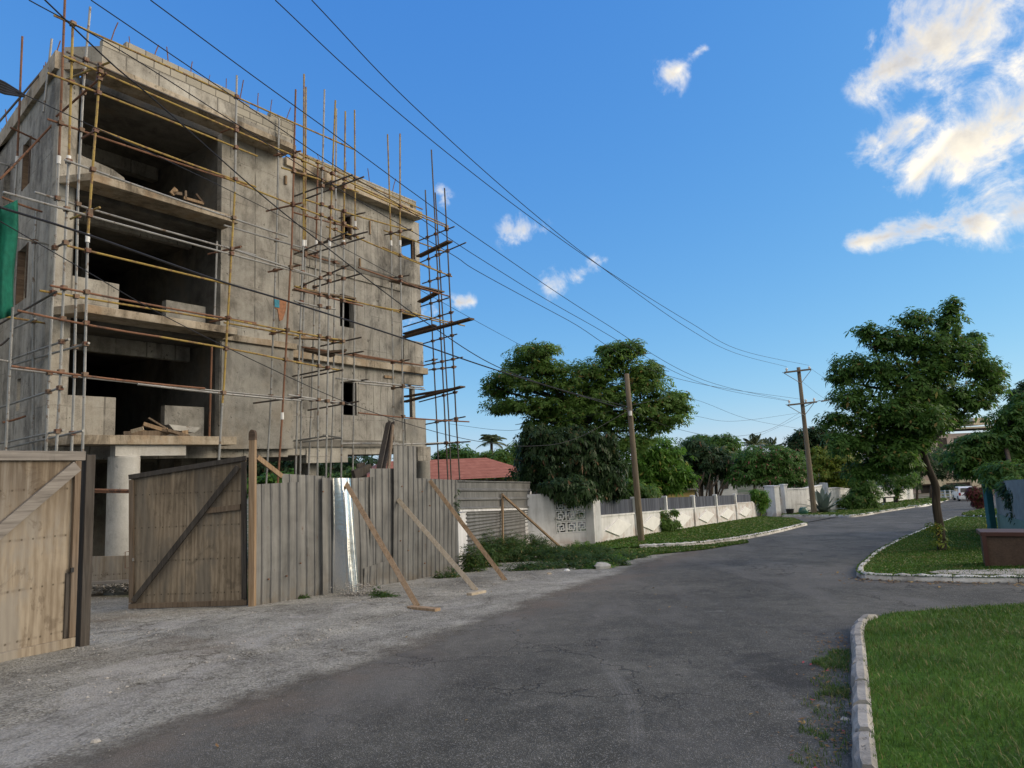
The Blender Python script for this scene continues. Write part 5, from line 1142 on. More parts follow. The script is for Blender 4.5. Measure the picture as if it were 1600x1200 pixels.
def long_wall(label, xs_, thick=.22, pier=None, mat=WPAINT):
    T = thing('garden_wall', label, 'wall', gp(xs_[0][0], xs_[0][2]))
    m = MB()
    for (x0, t0, b0), (x1, t1, b1) in zip(xs_[:-1], xs_[1:]):
        a, b = gp(x0, b0), gp(x1, b1); za, zb_ = aty(x0, t0, a[1])[2], aty(x1, t1, b[1])[2]
        d = nrm((b-a)*[1, 1, 0]); n = np.array([-d[1], d[0], 0]); m.prism([a-Z*.2, b-Z*.2, b*[1, 1, 0]+Z*zb_, a*[1, 1, 0]+Z*za], n*thick)
    m.build('wall_panel', mat, T)
    m = MB()
    for (x0, t0, b0), (x1, t1, b1) in zip(xs_[:-1], xs_[1:]):
        a, b = gp(x0, b0), gp(x1, b1); za, zb_ = aty(x0, t0, a[1])[2], aty(x1, t1, b[1])[2]; d = nrm((b-a)*[1, 1, 0]); n = np.array([-d[1], d[0], 0])
        m.prism([a*[1, 1, 0]+Z*(za+.003)-n*.05, b*[1, 1, 0]+Z*(zb_+.003)-n*.05, b*[1, 1, 0]+Z*(zb_+.09)-n*.05, a*[1, 1, 0]+Z*(za+.09)-n*.05], n*(thick+.1))
    m.build('coping', mat, T)
    for (x0, x1, yt, yb) in (pier or []):
        a, b = gp(x0, yb), gp(x1, yb); zt_ = aty(x0, yt, a[1])[2]; c = (a+b)/2; m = MB(); m.hexa(np.array([c[0], c[1], (zt_+c[2])/2]), (b-a)*[.5, .5, 0], np.array([0, .3, 0]), Z*((zt_-c[2])/2+.1)); m.build('pier', mat, T)
long_wall('plain white garden wall behind the spiky agave with a tall pier', [(1229, 765, 805), (1262, 764, 803), (1288, 759, 801)], pier=[(1287, 1295, 756, 800.5)])
long_wall('lower white garden wall curving away beyond the agave', [(1295, 764, 800.5), (1312, 763, 799), (1330, 765, 797)])
long_wall('smooth white house wall behind the small street shrub', [(1356, 766, 790), (1368, 762, 789), (1399, 765, 787), (1428, 763, 782)], mat=WCLEAN)

# ------------------------------------------------------------------ utility poles and wires
def upole(name, label, xb, yb, xt, yt, r0, r1, Yt=0.):
    b = gp(xb, yb); t = aty(xt, yt, b[1]+Yt); T = thing(name, label, 'utility pole', b); m = MB()
    m.tube([b-Z*.3]+[b+(t-b)*k_ for k_ in (.0, .25, .5, .75, 1.)], [r0*1.02, r0, r0*.92+r1*.08, (r0+r1)/2, r1*1.1, r1], 16); m.build('shaft', POLE_M, T, smooth=True); return T, b, t
NPole, nb, nt_ = upole('utility_pole', 'bare leaning timber utility pole by the garden wall', 1002.5, 849, 979, 584, .125, .092)
m = MB(); bb = nb+(nt_-nb)*.76+np.array([-.02, -.14, 0]); m.tube([bb-Z*.09, bb+Z*.09], .06, 10); m.build('insulator', WCLEAN, NPole)
FPole, fb, ft_ = upole('utility_pole', 'tall timber utility pole with two crossarms and a street lamp arm', 1272.5, 804, 1247.5, 574, .2, .13)
ch_ = nrm([1, .15, 0]); Yf = fb[1]
def onpole(y): k_ = (804-y)/(804-574); return fb+(ft_-fb)*k_
arms = []
for (y, xl, xr) in ((580, 1226, 1267), (631, 1231, 1276)):
    m = MB(); a, b = aty(xl, y+2, Yf-.2), aty(xr, y-3, Yf-.2); m.plank(a, b, .15, .12, Z); m.build('crossarm', POLE_M, FPole)
    c = onpole(y); m = MB(); m.tube([a*.35+c*.65+np.array([-.9, -.08, -.02]), onpole(y+20)+np.array([0, -.15, 0])], .025, 5); m.tube([c+np.array([.9, -.08, .02]), onpole(y+20)+np.array([0, -.15, 0])], .025, 5); m.build('arm_strut', GALV, FPole)
for (x, y) in ((1229, 577), (1264.5, 574.5), (1233, 627), (1259, 626), (1272, 624)):
    m = MB(); p = aty(x, y, Yf-.2); m.tube([p-Z*.16, p-Z*.02, p+Z*.02, p+Z*.1], [.05, .08, .09, .05], 10); m.build('insulator', WCLEAN, FPole)
m = MB(); m.tube([onpole(638), aty(1266, 631, Yf-.3), aty(1280, 626, Yf-.6), aty(1288, 627, Yf-.7)], .03, 7); lo_ = m.build('lamp_arm', GALV, FPole)
m = MB(); m.hexa(aty(1291, 625.5, Yf-.75), (.34, 0, .05), (0, .14, 0), (0, 0, .06)); m.build('lamp_head', GALV, FPole, bevel=.03)
def wire(pix, Ya, Yb, r, label, name='overhead_wire', n=10, group='overhead wires'):
    """cable through picture points; its plan is the straight line between the two end depths"""
    A, Bp = aty(*pix[0], Ya), aty(*pix[-1], Yb); d = (Bp-A)*[1, 1, 0]; nn = nrm([d[1], -d[0], 0])
    pts = [A]+[onpl(x, y, A, nn) for x, y in pix[1:-1]]+[Bp]; pts = smooth_line(pts, n)
    m = MB(); m.tube(pts, r*.62, 5, cap=False); o = m.build(name, CABLE); setp(o, label, 'cable', group); return o
Yn = nb[1]
wire([(487, 0), (640, 160), (820, 322), (950, 425), (1075, 513), (1150, 552), (1229, 573)], 11, Yf-.2, .016, 'upper right overhead wire running up from the left crossarm end of the tall pole')
wire([(430, 0), (560, 122), (700, 240), (830, 340), (950, 424), (1080, 505), (1160, 548), (1264, 571)], 11, Yf-.2, .016, 'overhead wire next left of the uppermost, ending on the right end of the top crossarm')
wire([(235, 0), (400, 122), (522, 210), (640, 297), (750, 375), (937, 500), (1100, 594), (1232, 626)], 10, Yf-.2, .016, 'third overhead wire from the upper right, ending on the lower crossarm')
wire([(142, 0), (400, 175), (522, 258), (640, 330), (750, 404), (910, 500), (1100, 600), (1232, 627)], 9.5, Yf-.25, .015, 'overhead wire passing just above the roof parapet to the lower crossarm')
wire([(45, 0), (190, 80), (375, 197), (520, 290), (702, 395), (750, 426), (887, 500), (1060, 592), (1259, 625)], 9, Yf-.2, .015, 'overhead wire crossing the cornice of the block down to the lower crossarm')
wire([(0, 324), (137, 367), (337, 437), (450, 471), (625, 527), (750, 570), (845, 600), (982, 641)], 8, Yn-.2, .028, 'thick black cable sagging across the middle of the facade to the near pole')
wire([(66, -4), (172, 97), (240, 155), (400, 297), (500, 378), (595, 452), (675, 510), (775, 572), (880, 610), (984, 636)], 8, Yn-.2, .018, 'black cable falling steeply across the top balcony towards the near pole')
wire([(-10, 340), (137, 425), (250, 490), (400, 565), (542, 629), (660, 669), (750, 690), (830, 697), (900, 685), (985, 640)], 9, Yn-.15, .013, 'thin cable drooping low across the facade and rising again to the near pole')
wire([(0, 134), (36, 147), (150, 200), (270, 255), (400, 318), (560, 400), (750, 505), (815, 540)], 9, 30, .013, 'thin cable from the dark bundle at the left edge vanishing behind the tree')
bd = MB()
for i in range(5): bd.tube([aty(-30, 112+i*5, 8.6), aty(8, 130+i*4, 9), aty(37, 148+i*.6, 9.4)], .02, 6)
setp(bd.build('cable_bundle', CABLE), 'thick dark bundle of cable ends at the upper left edge', 'cable')
wire([(700, 662), (780, 672), (830, 668), (985, 636)], 31, Yn-.1, .012, 'slack service wire sagging over the red roof to the near pole')
wire([(984, 640), (1050, 668), (1130, 682), (1200, 672), (1258, 640)], Yn-.1, Yf-.2, .014, 'slack wire slung between the two utility poles')
wire([(984, 633), (1075, 622), (1170, 655), (1262, 672)], Yn-.1, Yf-.2, .012, 'thin wire passing from the near pole to mid height on the tall pole')
wire([(1085, 650), (1150, 658), (1250, 645)], 34, Yf-.2, .012, 'service wire from the garden trees up to the tall pole')
wire([(1165, 690), (1215, 668), (1256, 648)], 60, Yf-.2, .012, 'short service wire rising steeply to the tall pole')
wire([(1268, 577), (1300, 598), (1345, 625)], Yf-.2, 75, .014, 'far wire leaving the top crossarm to the right')
wire([(1254, 597), (1290, 624), (1350, 660)], Yf-.2, 75, .014, 'far wire leaving below the top crossarm to the right')

# ------------------------------------------------------------------ vegetation
def leaf_cloud(blobs, n, L, rng, shell=.55, k=7, droop=.45, wid=.34, up=.8, gap=.33, gk=3.2):
    gapL = max(.12, L*gk)
    """n clumps of k leaflets spread through ellipsoids (centre, radii); returns verts, faces"""
    C = np.array([b[0] for b in blobs]); R = np.array([b[1] for b in blobs]); wt = (R.prod(1))**(.62); wt /= wt.sum()
    pick = rng.choice(len(blobs), n, p=wt)
    n = int(n/(1-gap)); pick = rng.choice(len(blobs), n, p=wt)
    d = rng.normal(size=(n, 3)); d /= np.linalg.norm(d, axis=1)[:, None]
    rr = shell+(1.04-shell)*rng.random(n)**.6
    bump_ = np.array([mnoise.noise((q[0]*2.1+i*3.7, q[1]*2.1, q[2]*2.1)) for q, i in zip(d, pick)])
    rr = rr*(1+.42*bump_)+np.maximum(0, rng.normal(size=n)-1.3)*.22
    c = C[pick]+R[pick]*d*rr[:, None]
    gap_ = np.array([mnoise.noise((p_[0]*1.5/gapL, p_[1]*1.5/gapL, p_[2]*2.1/gapL)) for p_ in c])
    kp = gap_ > np.quantile(gap_, gap); c, d = c[kp], d[kp]; n = len(c)
    nrm_ = d*.6+np.array([0, 0, up])+rng.normal(size=(n, 3))*.35; nrm_ /= np.linalg.norm(nrm_, axis=1)[:, None]
    ref = rng.normal(size=(n, 3)); a = np.cross(nrm_, ref); a /= np.linalg.norm(a, axis=1)[:, None]; b = np.cross(nrm_, a)
    Ls = L*rng.uniform(.55, 1.5, n)
    ph = 2*np.pi*(np.arange(k)[None]+rng.uniform(-.3, .3, (n, k)))/k
    dr = a[:, None]*np.cos(ph)[..., None]+b[:, None]*np.sin(ph)[..., None]
    sd = -a[:, None]*np.sin(ph)[..., None]+b[:, None]*np.cos(ph)[..., None]
    LL = (Ls[:, None]*rng.uniform(.7, 1.2, (n, k)))[..., None]
    dn = np.array([0, 0, -1.])*droop*rng.uniform(.3, 1.4, (n, k))[..., None]
    o = c[:, None]+nrm_[:, None]*rng.uniform(-.3, .3, (n, k))[..., None]*L
    base = o+dr*LL*.12; mid = o+dr*LL*.58+dn*LL*.35; tip = o+dr*LL+dn*LL
    l_, r_ = mid+sd*LL*wid*.5, mid-sd*LL*wid*.5
    v = np.stack([base, r_, tip, l_], 2).reshape(-1, 3)
    f = np.arange(len(v)).reshape(-1, 4); return v, f
def px_blob(x, y, rx, ry, Y, dz=1., off=0.):
    p = aty(x, y, Y+off); s_ = ppm(p); return (p, np.array([rx/s_, max(rx, ry)/s_*dz, ry/s_]))
def tree(name, label, cat, base, trunk, blobs, Y, n, L, mat, r0, group=None, shell=.5, k=7, droop=.45, wid=.34, up=.8, limbs=True, depth=.85, lab=None, bark=BARK, gap=.33, flat=1., gk=3.2):
    """trunk: picture points from the foot up; blobs: (x, y, rx, ry[, depth offset]) in picture units"""
    T = thing(name, label, cat, base, 0, group)
    pts = [np.array(base, float)-Z*.15]+[aty(x, y, Y) for x, y in trunk]
    pts = smooth_line(pts, 5); m = len(pts); tb = MB(); tb.tube(pts, [r0*(1.25 if i == 0 else 1)*(1-.5*i/m) for i in range(m)], 10)
    bl = [px_blob(b[0], b[1], b[2], b[3]*flat, Y, depth, (b[4] if len(b) > 4 else 0.)) for b in blobs]
    if limbs:
        top = pts[-1]; mid_ = pts[max(1, int(m*.75))]
        for i, (c, r) in enumerate(bl):
            s_ = top if i % 2 else mid_; e = c+np.array([0, 0, -r[2]*.2]); md = (s_*.45+e*.55)-Z*.15*np.linalg.norm(e-s_)*.3
            lp = smooth_line([s_, md, e], 4); tb.tube(lp, [r0*.42*(1-.78*j/len(lp)) for j in range(len(lp))], 6)
            for q_ in range(3):
                d = RNG.normal(size=3)*.7; d[2] = abs(d[2])*.4; tp = e+r*d*.8; tb.tube([md*.4+e*.6, (e+tp)/2+Z*.05, tp], [r0*.14, r0*.1, r0*.04], 5)
    tb.build('trunk', bark, T, smooth=True)
    v, f = leaf_cloud(bl, n, L, RNG, shell, k, droop, wid, up, gap, gk); np_mesh('crown', v, f, mat, T); return T
def base_at(x, y): return gp(x, y)
# street tree on the island
tb_ = gp(1471, 866)
tree('street_tree', 'young street tree with a leaning dark trunk standing alone on the corner lawn', 'tree', tb_,
     [(1472, 862), (1470, 835), (1463, 790), (1462, 760), (1448, 725), (1442, 700), (1440, 660), (1430, 610)],
     [(1425, 600, 62, 34), (1375, 575, 42, 26), (1330, 572, 34, 22, .3), (1470, 560, 55, 34), (1440, 535, 48, 26), (1385, 530, 36, 22), (1355, 518, 20, 14), (1428, 500, 30, 16), (1478, 505, 26, 30), (1488, 478, 11, 20), (1510, 545, 32, 20), (1520, 527, 20, 10, .5), (1535, 575, 34, 22), (1550, 605, 22, 18), (1520, 620, 40, 26), (1470, 620, 46, 28),
      (1330, 620, 38, 22), (1305, 655, 26, 16), (1360, 655, 46, 24), (1340, 690, 44, 26), (1400, 680, 44, 28), (1315, 690, 26, 18, -.4), (1385, 722, 46, 20), (1350, 735, 34, 18), (1420, 725, 24, 16), (1425, 650, 40, 30), (1490, 655, 26, 14), (1430, 690, 30, 18, -.5), (1400, 712, 36, 18, -.6), (1450, 655, 40, 24, -.7), (1400, 640, 40, 26, -.5), (1310, 590, 20, 14, .3), (1560, 580, 12, 8, .3)],
     tb_[1], 10500, .105, LEAF_A, .115, shell=.2, droop=.35, depth=.85, wid=.42, gap=.28, gk=2.2, flat=.95, k=6)
# climbing leaves at the foot of the street tree
cv, cf = leaf_cloud([px_blob(1462, 835, 8, 22, tb_[1]-.1), px_blob(1478, 850, 8, 12, tb_[1]-.1), px_blob(1455, 822, 8, 7, tb_[1]-.1)], 90, .09, RNG, .3, 4)
setp(np_mesh('vine', cv, cf, LEAF_E), 'thin climbing vine with small yellow green leaves on the street tree trunk', 'vine')
# big spreading tree behind the screen wall
bt = P3(22.5, -16.5, 0); bt[2] = gz(bt[1]); YB = 30.
bt = aty(925, 830, YB); bt[2] = gz(YB)
tree('spreading_tree', 'large spreading tree with layered tiers of foliage rising behind the white garden wall', 'tree', bt,
     [(925, 780), (915, 720), (905, 670), (900, 630)],
     [(835, 550, 42, 16), (815, 572, 34, 14, .8), (855, 575, 44, 16), (790, 590, 34, 14), (775, 612, 26, 12, .5), (830, 600, 44, 18), (800, 632, 42, 14), (850, 635, 48, 22), (890, 600, 46, 26), (930, 580, 46, 22), (965, 555, 34, 18), (975, 540, 32, 10), (950, 545, 20, 8), (1000, 548, 10, 10), (1000, 580, 36, 22), (1010, 600, 40, 24), (1020, 577, 18, 16), (950, 615, 50, 28), (905, 640, 50, 26), (880, 660, 44, 20), (960, 655, 44, 22), (1005, 640, 44, 22), (1040, 625, 30, 16), (1060, 620, 22, 11, .5), (1062, 638, 24, 12), (1050, 655, 30, 12, -.5), (1020, 665, 34, 14), (985, 690, 40, 20), (850, 545, 26, 10), (765, 602, 14, 8), (835, 660, 20, 12), (780, 640, 22, 8)],
     YB, 13000, .15, LEAF_B, .24, shell=.1, droop=.3, depth=.95, wid=.45, k=6, gap=.36, flat=.9, gk=1.7)
# dense dark climber mass spilling over the wall
YC = 27.6
cb = aty(880, 840, YC); cb[2] = gz(YC)
tree('climber_mass', 'dense dark bougainvillea mass hanging down over the pierced block screen', 'shrub', cb, [(885, 800), (890, 760)],
     [(880, 720, 70, 40), (840, 720, 34, 44), (870, 690, 60, 26), (835, 680, 26, 20), (920, 700, 44, 34), (940, 740, 40, 36), (900, 755, 60, 30), (855, 755, 36, 26), (825, 735, 20, 30, .6), (960, 760, 24, 20), (875, 772, 34, 12, -.3), (868, 785, 7, 10, -.9), (905, 775, 14, 8, -.6), (930, 775, 22, 10, -.5), (850, 790, 5, 12, -.9), (945, 700, 26, 24), (895, 772, 34, 14, -2.2), (862, 762, 22, 12, -2.2), (918, 768, 16, 10, -2.2), (885, 758, 40, 14, -2.2)],
     YC, 7000, .15, LEAF_C, .2, shell=.4, droop=.9, up=.2, k=6, depth=.55, wid=.5)
vv, vf = leaf_cloud([px_blob(866, 800, 4, 14, 25.7), px_blob(858, 818, 6, 5, 25.7), px_blob(880, 808, 6, 5, 25.7), px_blob(905, 803, 8, 3, 25.7)], 70, .1, RNG, .2, 5, .8)
setp(np_mesh('vine', vv, vf, LEAF_C), 'thin dangling vine strands trailing down the pierced block screen', 'vine')
# background trees, left to right
def bush(name, label, cat, x, yb, blobs, Y, n, L, mat, r0=.12, group='garden trees behind the walls', **kw):
    b = aty(x, yb, Y); b[2] = gz(Y); top = blobs[0]
    return tree(name, label, cat, b, [(x, yb-10 if yb-10 < top[1] else top[1]), (x, top[1])] if False else [(x+1, (yb+top[1])/2), (top[0], top[1])], blobs, Y, n, L, mat, r0, group, **kw)
bush('round_tree', 'rounded dark green tree showing between the scaffold poles above the red roof', 'tree', 712, 760, [(712, 712, 28, 16), (700, 720, 26, 16), (728, 718, 22, 14), (660, 735, 36, 16), (735, 735, 30, 18), (690, 735, 40, 20)], 52, 1500, .42, LEAF_A)
bush('garden_tree', 'low mixed tree clump below the palm at the end of the red roof', 'tree', 790, 770, [(790, 715, 32, 14), (765, 718, 24, 12), (815, 705, 24, 14), (800, 730, 40, 18), (750, 728, 24, 14)], 50, 1300, .38, LEAF_B)
bush('garden_tree', 'fresh green leaning tree right of the near utility pole', 'tree', 1035, 790, [(1015, 725, 34, 30), (1045, 735, 30, 24), (1065, 745, 20, 14), (1020, 700, 36, 20), (990, 720, 26, 30), (1040, 708, 26, 16), (1075, 752, 10, 6), (1000, 755, 36, 16), (1050, 760, 26, 8)], 38, 2600, .24, LEAF_D, .16)
bush('garden_tree', 'dark tall tree with a broad flat crown beyond the palms', 'tree', 1110, 790, [(1115, 688, 34, 10), (1090, 692, 28, 12), (1135, 695, 20, 10), (1110, 705, 46, 16), (1085, 715, 30, 18), (1140, 712, 24, 14)], 74, 1500, .5, LEAF_A, .3)
bush('garden_tree', 'dense green tree behind the spiky dead branches over the wall', 'tree', 1095, 790, [(1095, 720, 34, 26), (1085, 700, 22, 16), (1120, 722, 30, 22), (1140, 735, 22, 18), (1085, 745, 28, 14)], 60, 1700, .36, LEAF_C, .2)
bush('flowering_shrub', 'broad bougainvillea shrub with a few pink bracts above the garden gate', 'shrub', 1200, 800, [(1200, 725, 40, 22), (1170, 735, 34, 20), (1230, 730, 34, 22), (1190, 710, 40, 14), (1225, 712, 30, 12), (1155, 745, 20, 12), (1245, 745, 24, 14), (1205, 748, 46, 10), (1178, 718, 22, 12)], 58, 3600, .26, LEAF_F, .16)
bush('garden_tree', 'dark tree crown directly left of the tall utility pole', 'tree', 1248, 790, [(1250, 690, 22, 14), (1262, 682, 22, 14), (1275, 678, 18, 12), (1240, 705, 24, 14), (1280, 700, 26, 20), (1300, 690, 24, 20)], 84, 1500, .5, LEAF_C, .3)
bush('garden_tree', 'yellow green feathery tree right of the tall utility pole', 'tree', 1300, 800, [(1300, 718, 30, 20), (1285, 735, 30, 16), (1320, 735, 28, 22), (1275, 715, 18, 14), (1310, 752, 30, 12), (1325, 715, 18, 16)], 62, 2200, .3, LEAF_E, .18)
bush('street_shrub', 'rounded shrub with low branches in front of the curving white wall', 'shrub', 1342, 801, [(1340, 778, 24, 14), (1355, 770, 20, 18), (1325, 785, 14, 10), (1345, 750, 22, 20), (1360, 788, 12, 6), (1335, 790, 18, 6)], 56, 1300, .24, LEAF_A, .12, None)
bush('street_shrub', 'small conical trimmed street tree before the smooth white wall', 'shrub', 1401, 788, [(1400, 770, 12, 8), (1398, 757, 22, 12), (1385, 745, 24, 14), (1415, 745, 20, 14)], 70, 800, .26, LEAF_A, .14, None)
bush('street_shrub', 'dark street tree near the far end of the left pavement', 'shrub', 1432, 783, [(1430, 752, 14, 10), (1425, 735, 20, 16), (1440, 720, 22, 20)], 80, 700, .3, LEAF_C, .16, None)
bush('hedge', 'clipped dark hedge across the end of the street behind the white car', 'hedge', 1492, 772, [(1490, 763, 14, 6), (1478, 763, 10, 6), (1503, 763, 10, 6)], 92, 500, .28, LEAF_C, .05, None, limbs=False)
bush('corner_tree', 'broad dark tree spreading over the turquoise wall at the right edge', 'tree', 1592, 800, [(1570, 690, 40, 22), (1535, 690, 34, 16), (1510, 700, 26, 12), (1500, 718, 24, 14), (1540, 715, 40, 18), (1590, 720, 40, 26), (1575, 655, 30, 20), (1600, 640, 26, 30), (1555, 735, 34, 14), (1600, 690, 30, 30), (1525, 735, 24, 10), (1590, 750, 26, 12), (1480, 712, 18, 8, 1.), (1630, 670, 40, 50), (1562, 748, 26, 12, -3.), (1588, 762, 26, 16, -4.), (1548, 735, 18, 12, -2.5), (1580, 735, 34, 16, -3.), (1605, 770, 20, 20, -4.5)], 25.5, 5600, .17, LEAF_A, .2, None, wid=.36)
bush('conifer', 'dark layered conifer peeping in at the right edge', 'tree', 1602, 800, [(1600, 600, 12, 8), (1590, 615, 20, 8), (1602, 635, 26, 8), (1588, 640, 18, 7), (1610, 650, 30, 10)], 48, 800, .3, LEAF_C, .15, None)
bush('croton_bush', 'dark red croton bush beside the parked white car', 'shrub', 1532, 790, [(1530, 775, 15, 11), (1522, 768, 12, 8), (1538, 768, 10, 10), (1530, 786, 11, 5), (1515, 770, 6, 5)], 48, 900, .2, LEAF_R, .06, None)
bush('garden_tree', 'shady tree crowns filling the far end of the street over the car', 'tree', 1455, 785, [(1470, 735, 20, 12), (1460, 715, 24, 16), (1490, 725, 20, 12), (1500, 740, 14, 8)], 88, 700, .36, LEAF_C, .2)
bush('garden_tree', 'low green garden bushes between the near pole and the pale diamonds', 'shrub', 985, 800, [(985, 765, 30, 14), (960, 770, 18, 10), (1010, 770, 24, 10)], 33, 700, .2, LEAF_B, .08)
# shrub and vines on the pavement side of the garden wall
bush('wall_shrub', 'loose leafy shrub growing at the foot of the wall over a diamond', 'shrub', 1040, 836, [(1038, 815, 13, 16), (1030, 803, 9, 9), (1048, 822, 12, 10), (1053, 800, 7, 4), (1034, 828, 11, 8), (1058, 818, 7, 5)], 32.2, 700, .13, LEAF_B, .03, None, shell=.2, gap=0.05)
bush('wall_shrub', 'small sprawling shrub in front of the wrought iron gate', 'shrub', 1188, 809, [(1188, 775, 12, 10), (1180, 770, 10, 6), (1195, 782, 7, 10), (1190, 792, 6, 8), (1170, 778, 8, 4)], 48.5, 600, .18, LEAF_D, .03, None, shell=.2, gap=0.05)
# tree behind the undercroft seen under the slab
bush('garden_tree', 'dark evergreen screen of crowns seen under the raised block', 'tree', 450, 790, [(390, 735, 40, 26), (430, 730, 40, 28), (470, 728, 40, 28), (510, 730, 40, 26), (550, 732, 40, 26), (350, 740, 40, 26), (590, 735, 30, 22)], 60, 2600, .42, LEAF_C, .2, shell=.1)
bush('garden_tree', 'sunlit garden bush glimpsed beneath the raised ground beam', 'tree', 420, 800, [(420, 755, 34, 14), (400, 758, 24, 12), (440, 752, 30, 14)], 34, 900, .24, LEAF_D, .1)
bush('garden_tree', 'small leafy bush glimpsed behind the far columns of the undercroft', 'tree', 550, 790, [(552, 742, 24, 12), (535, 750, 22, 12), (580, 750, 30, 14)], 40, 800, .26, LEAF_B, .1)
# weeds at the foot of the fence
def weeds(name, label, blobs, n, L, mat=LEAF_W, kind=None, k=5, up=1.):
    v, f = leaf_cloud([(gp(x, y)+Z*h*.35, np.array([rx/ppm(gp(x, y)), rx/ppm(gp(x, y))*.7, h*.78])) for x, y, rx, h in blobs], n, L, RNG, .25, k, .25, .3, up)
    v[:, 2] = np.maximum(v[:, 2], np.array([gz(q) for q in v[:, 1]])+.01); o = np_mesh(name, v, f, mat)
    if kind: o['kind'] = kind
    else: setp(o, label, 'weeds')
weeds('weeds', '', [(735, 895, 26, .62), (760, 888, 30, .7), (790, 880, 34, .66), (760, 880, 30, .8), (800, 874, 30, .7), (835, 870, 26, .65), (825, 878, 34, .38), (860, 878, 40, .35), (900, 880, 40, .32), (940, 882, 34, .26), (970, 884, 16, .16), (700, 905, 22, .22), (880, 868, 40, .3), (930, 868, 40, .28), (845, 866, 22, .5), (770, 872, 20, .6), (740, 878, 16, .6), (800, 868, 18, .5), (905, 888, 40, .2), (860, 890, 40, .22), (820, 893, 30, .2), (955, 876, 40, .2), (990, 872, 26, .12), (920, 870, 40, .3)], 14500, .085, LEAF_W, 'stuff')
weeds('weeds', '', [(935, 888, 26, .12), (955, 878, 24, .16), (910, 862, 20, .3), (985, 872, 18, .1)], 1800, .08, LEAF_D, 'stuff')
weeds('weed_tuft', 'bushy green weed growing at the foot of the zinc fence by the rubble', [(600, 936, 20, .14), (588, 934, 12, .17), (614, 936, 12, .12)], 190, .075)
weeds('weed_tuft', 'upright yellowish weed at the foot of the first zinc sheet', [(447, 940, 9, .2)], 90, .075, LEAF_E)
weeds('weed_tuft', 'low round weed between the first two zinc sheets', [(474, 938, 10, .1)], 70, .07)
vv, vf = leaf_cloud([px_blob(714, 790, 4, 14, 17.2), px_blob(713, 770, 4, 8, 17.2), px_blob(715, 805, 3, 6, 17.2)], 70, .07, RNG, .2, 5, .5)
setp(np_mesh('vine', vv, vf, LEAF_C), 'short climber clinging to the corner of the horizontal zinc panel', 'vine')
# dead branches over the wall
DT = thing('bare_tree', 'bare grey branching stems above the garden wall', 'tree', aty(1105, 800, 52)); tb = MB()
for (x0, y0, x1, y1) in ((1100, 800, 1092, 745), (1102, 800, 1110, 740), (1105, 800, 1130, 750), (1100, 800, 1085, 755), (1092, 760, 1100, 738), (1110, 765, 1122, 742), (1125, 775, 1138, 752)):
    tb.tube(smooth_line([aty(x0, y0, 52), aty((x0+x1)/2+random.uniform(-4, 4), (y0+y1)/2, 52), aty(x1, y1, 52)], 4), [.09, .085, .08, .075, .07, .06, .055, .05, .04], 6)
tb.build('trunk', BARK, DT)
# palms
def palm(label, x, y, Y, L, nfr, r0=.14, yb=780, droop=.9):
    c = aty(x, y, Y); b = aty(x, yb, Y); b[2] = gz(Y); T = thing('palm_tree', label, 'palm', b, 0, 'palms behind the walls')
    m = MB(); m.tube([b-Z*.2, (b+c)/2, c], [r0*1.2, r0, r0*.8], 9); m.build('trunk', BARK, T)
    V_, F_ = [], []; nb_ = 0
    for i in range(nfr):
        az = 2*math.pi*i/nfr+random.uniform(-.2, .2); el = random.uniform(.15, 1.3); Lf = L*random.uniform(.8, 1.1); h = np.array([math.cos(az), math.sin(az), 0])
        for s_ in np.linspace(.08, 1, 26):
            p = c+h*Lf*s_*math.cos(el)*(1-.1*s_)+Z*(Lf*s_*math.sin(el)-droop*Lf*s_*s_*.62); tg = h*math.cos(el)+Z*(math.sin(el)-droop*1.24*s_); tg /= np.linalg.norm(tg)
            sdv = np.cross(tg, Z); sdv /= np.linalg.norm(sdv)+1e-6
            ll = Lf*.28*math.sin(math.pi*min(1, s_*.85+.12)); w_ = Lf*.018
            for sg in (-1, 1):
                e = p+sdv*sg*ll*.8+tg*ll*.5-Z*ll*.45; V_ += [p-tg*w_, p+tg*w_, (p+e)/2+tg*w_+Z*.04, e]; F_.append((nb_, nb_+1, nb_+3, nb_+2)); nb_ += 4
    np_mesh('crown', np.array(V_), np.array(F_), LEAF_P, T)
palm('grey green palm with arching fronds rising above the end of the red roof', 768, 692, 54, 1.9, 22)
palm('dark palm standing left of the bougainvillea over the garden wall', 1118, 715, 62, 2.6, 20)
palm('small pale palm with upright fronds behind the bougainvillea', 1178, 696, 80, 2.3, 20, droop=.6)
palm('spiky palm crown just left of the tall utility pole', 1205, 700, 84, 2.2, 18, droop=.5)
# agave clump by the tall pole
for (x, y, s_, lb) in ((1287, 803, 2.1, 'big blue grey agave with sword leaves right of the tall pole'), (1259, 802, 1.7, 'blue grey agave with drooping leaves left of the tall pole')):
    b = gp(x, y)+Z*.1; T = thing('agave', lb, 'agave', b, 0, 'agaves at the foot of the pole'); V_, F_ = [], []
    for i in range(26):
        az = i*2.4; el = .25+1.15*(i/26); h = np.array([math.cos(az), math.sin(az), 0]); sdv = np.array([-h[1], h[0], 0]); n0 = len(V_); L_ = s_*random.uniform(.8, 1.05)*(1.0 if y else 1)
        for t in np.linspace(0, 1, 7):
            p = b+h*(L_*t*math.cos(el)+.05)+Z*(L_*t*math.sin(el)-.38*L_*t*t*math.cos(el)); w_ = .13*s_*(1-t)**.6*(.6+t); V_ += [p-sdv*w_+Z*.03, p, p+sdv*w_+Z*.03]
        for j in range(6):
            for q_ in range(2): F_.append((n0+j*3+q_, n0+j*3+q_+1, n0+j*3+q_+4, n0+j*3+q_+3))
    np_mesh('leaf_rosette', np.array(V_), np.array(F_), AGAVE, T)
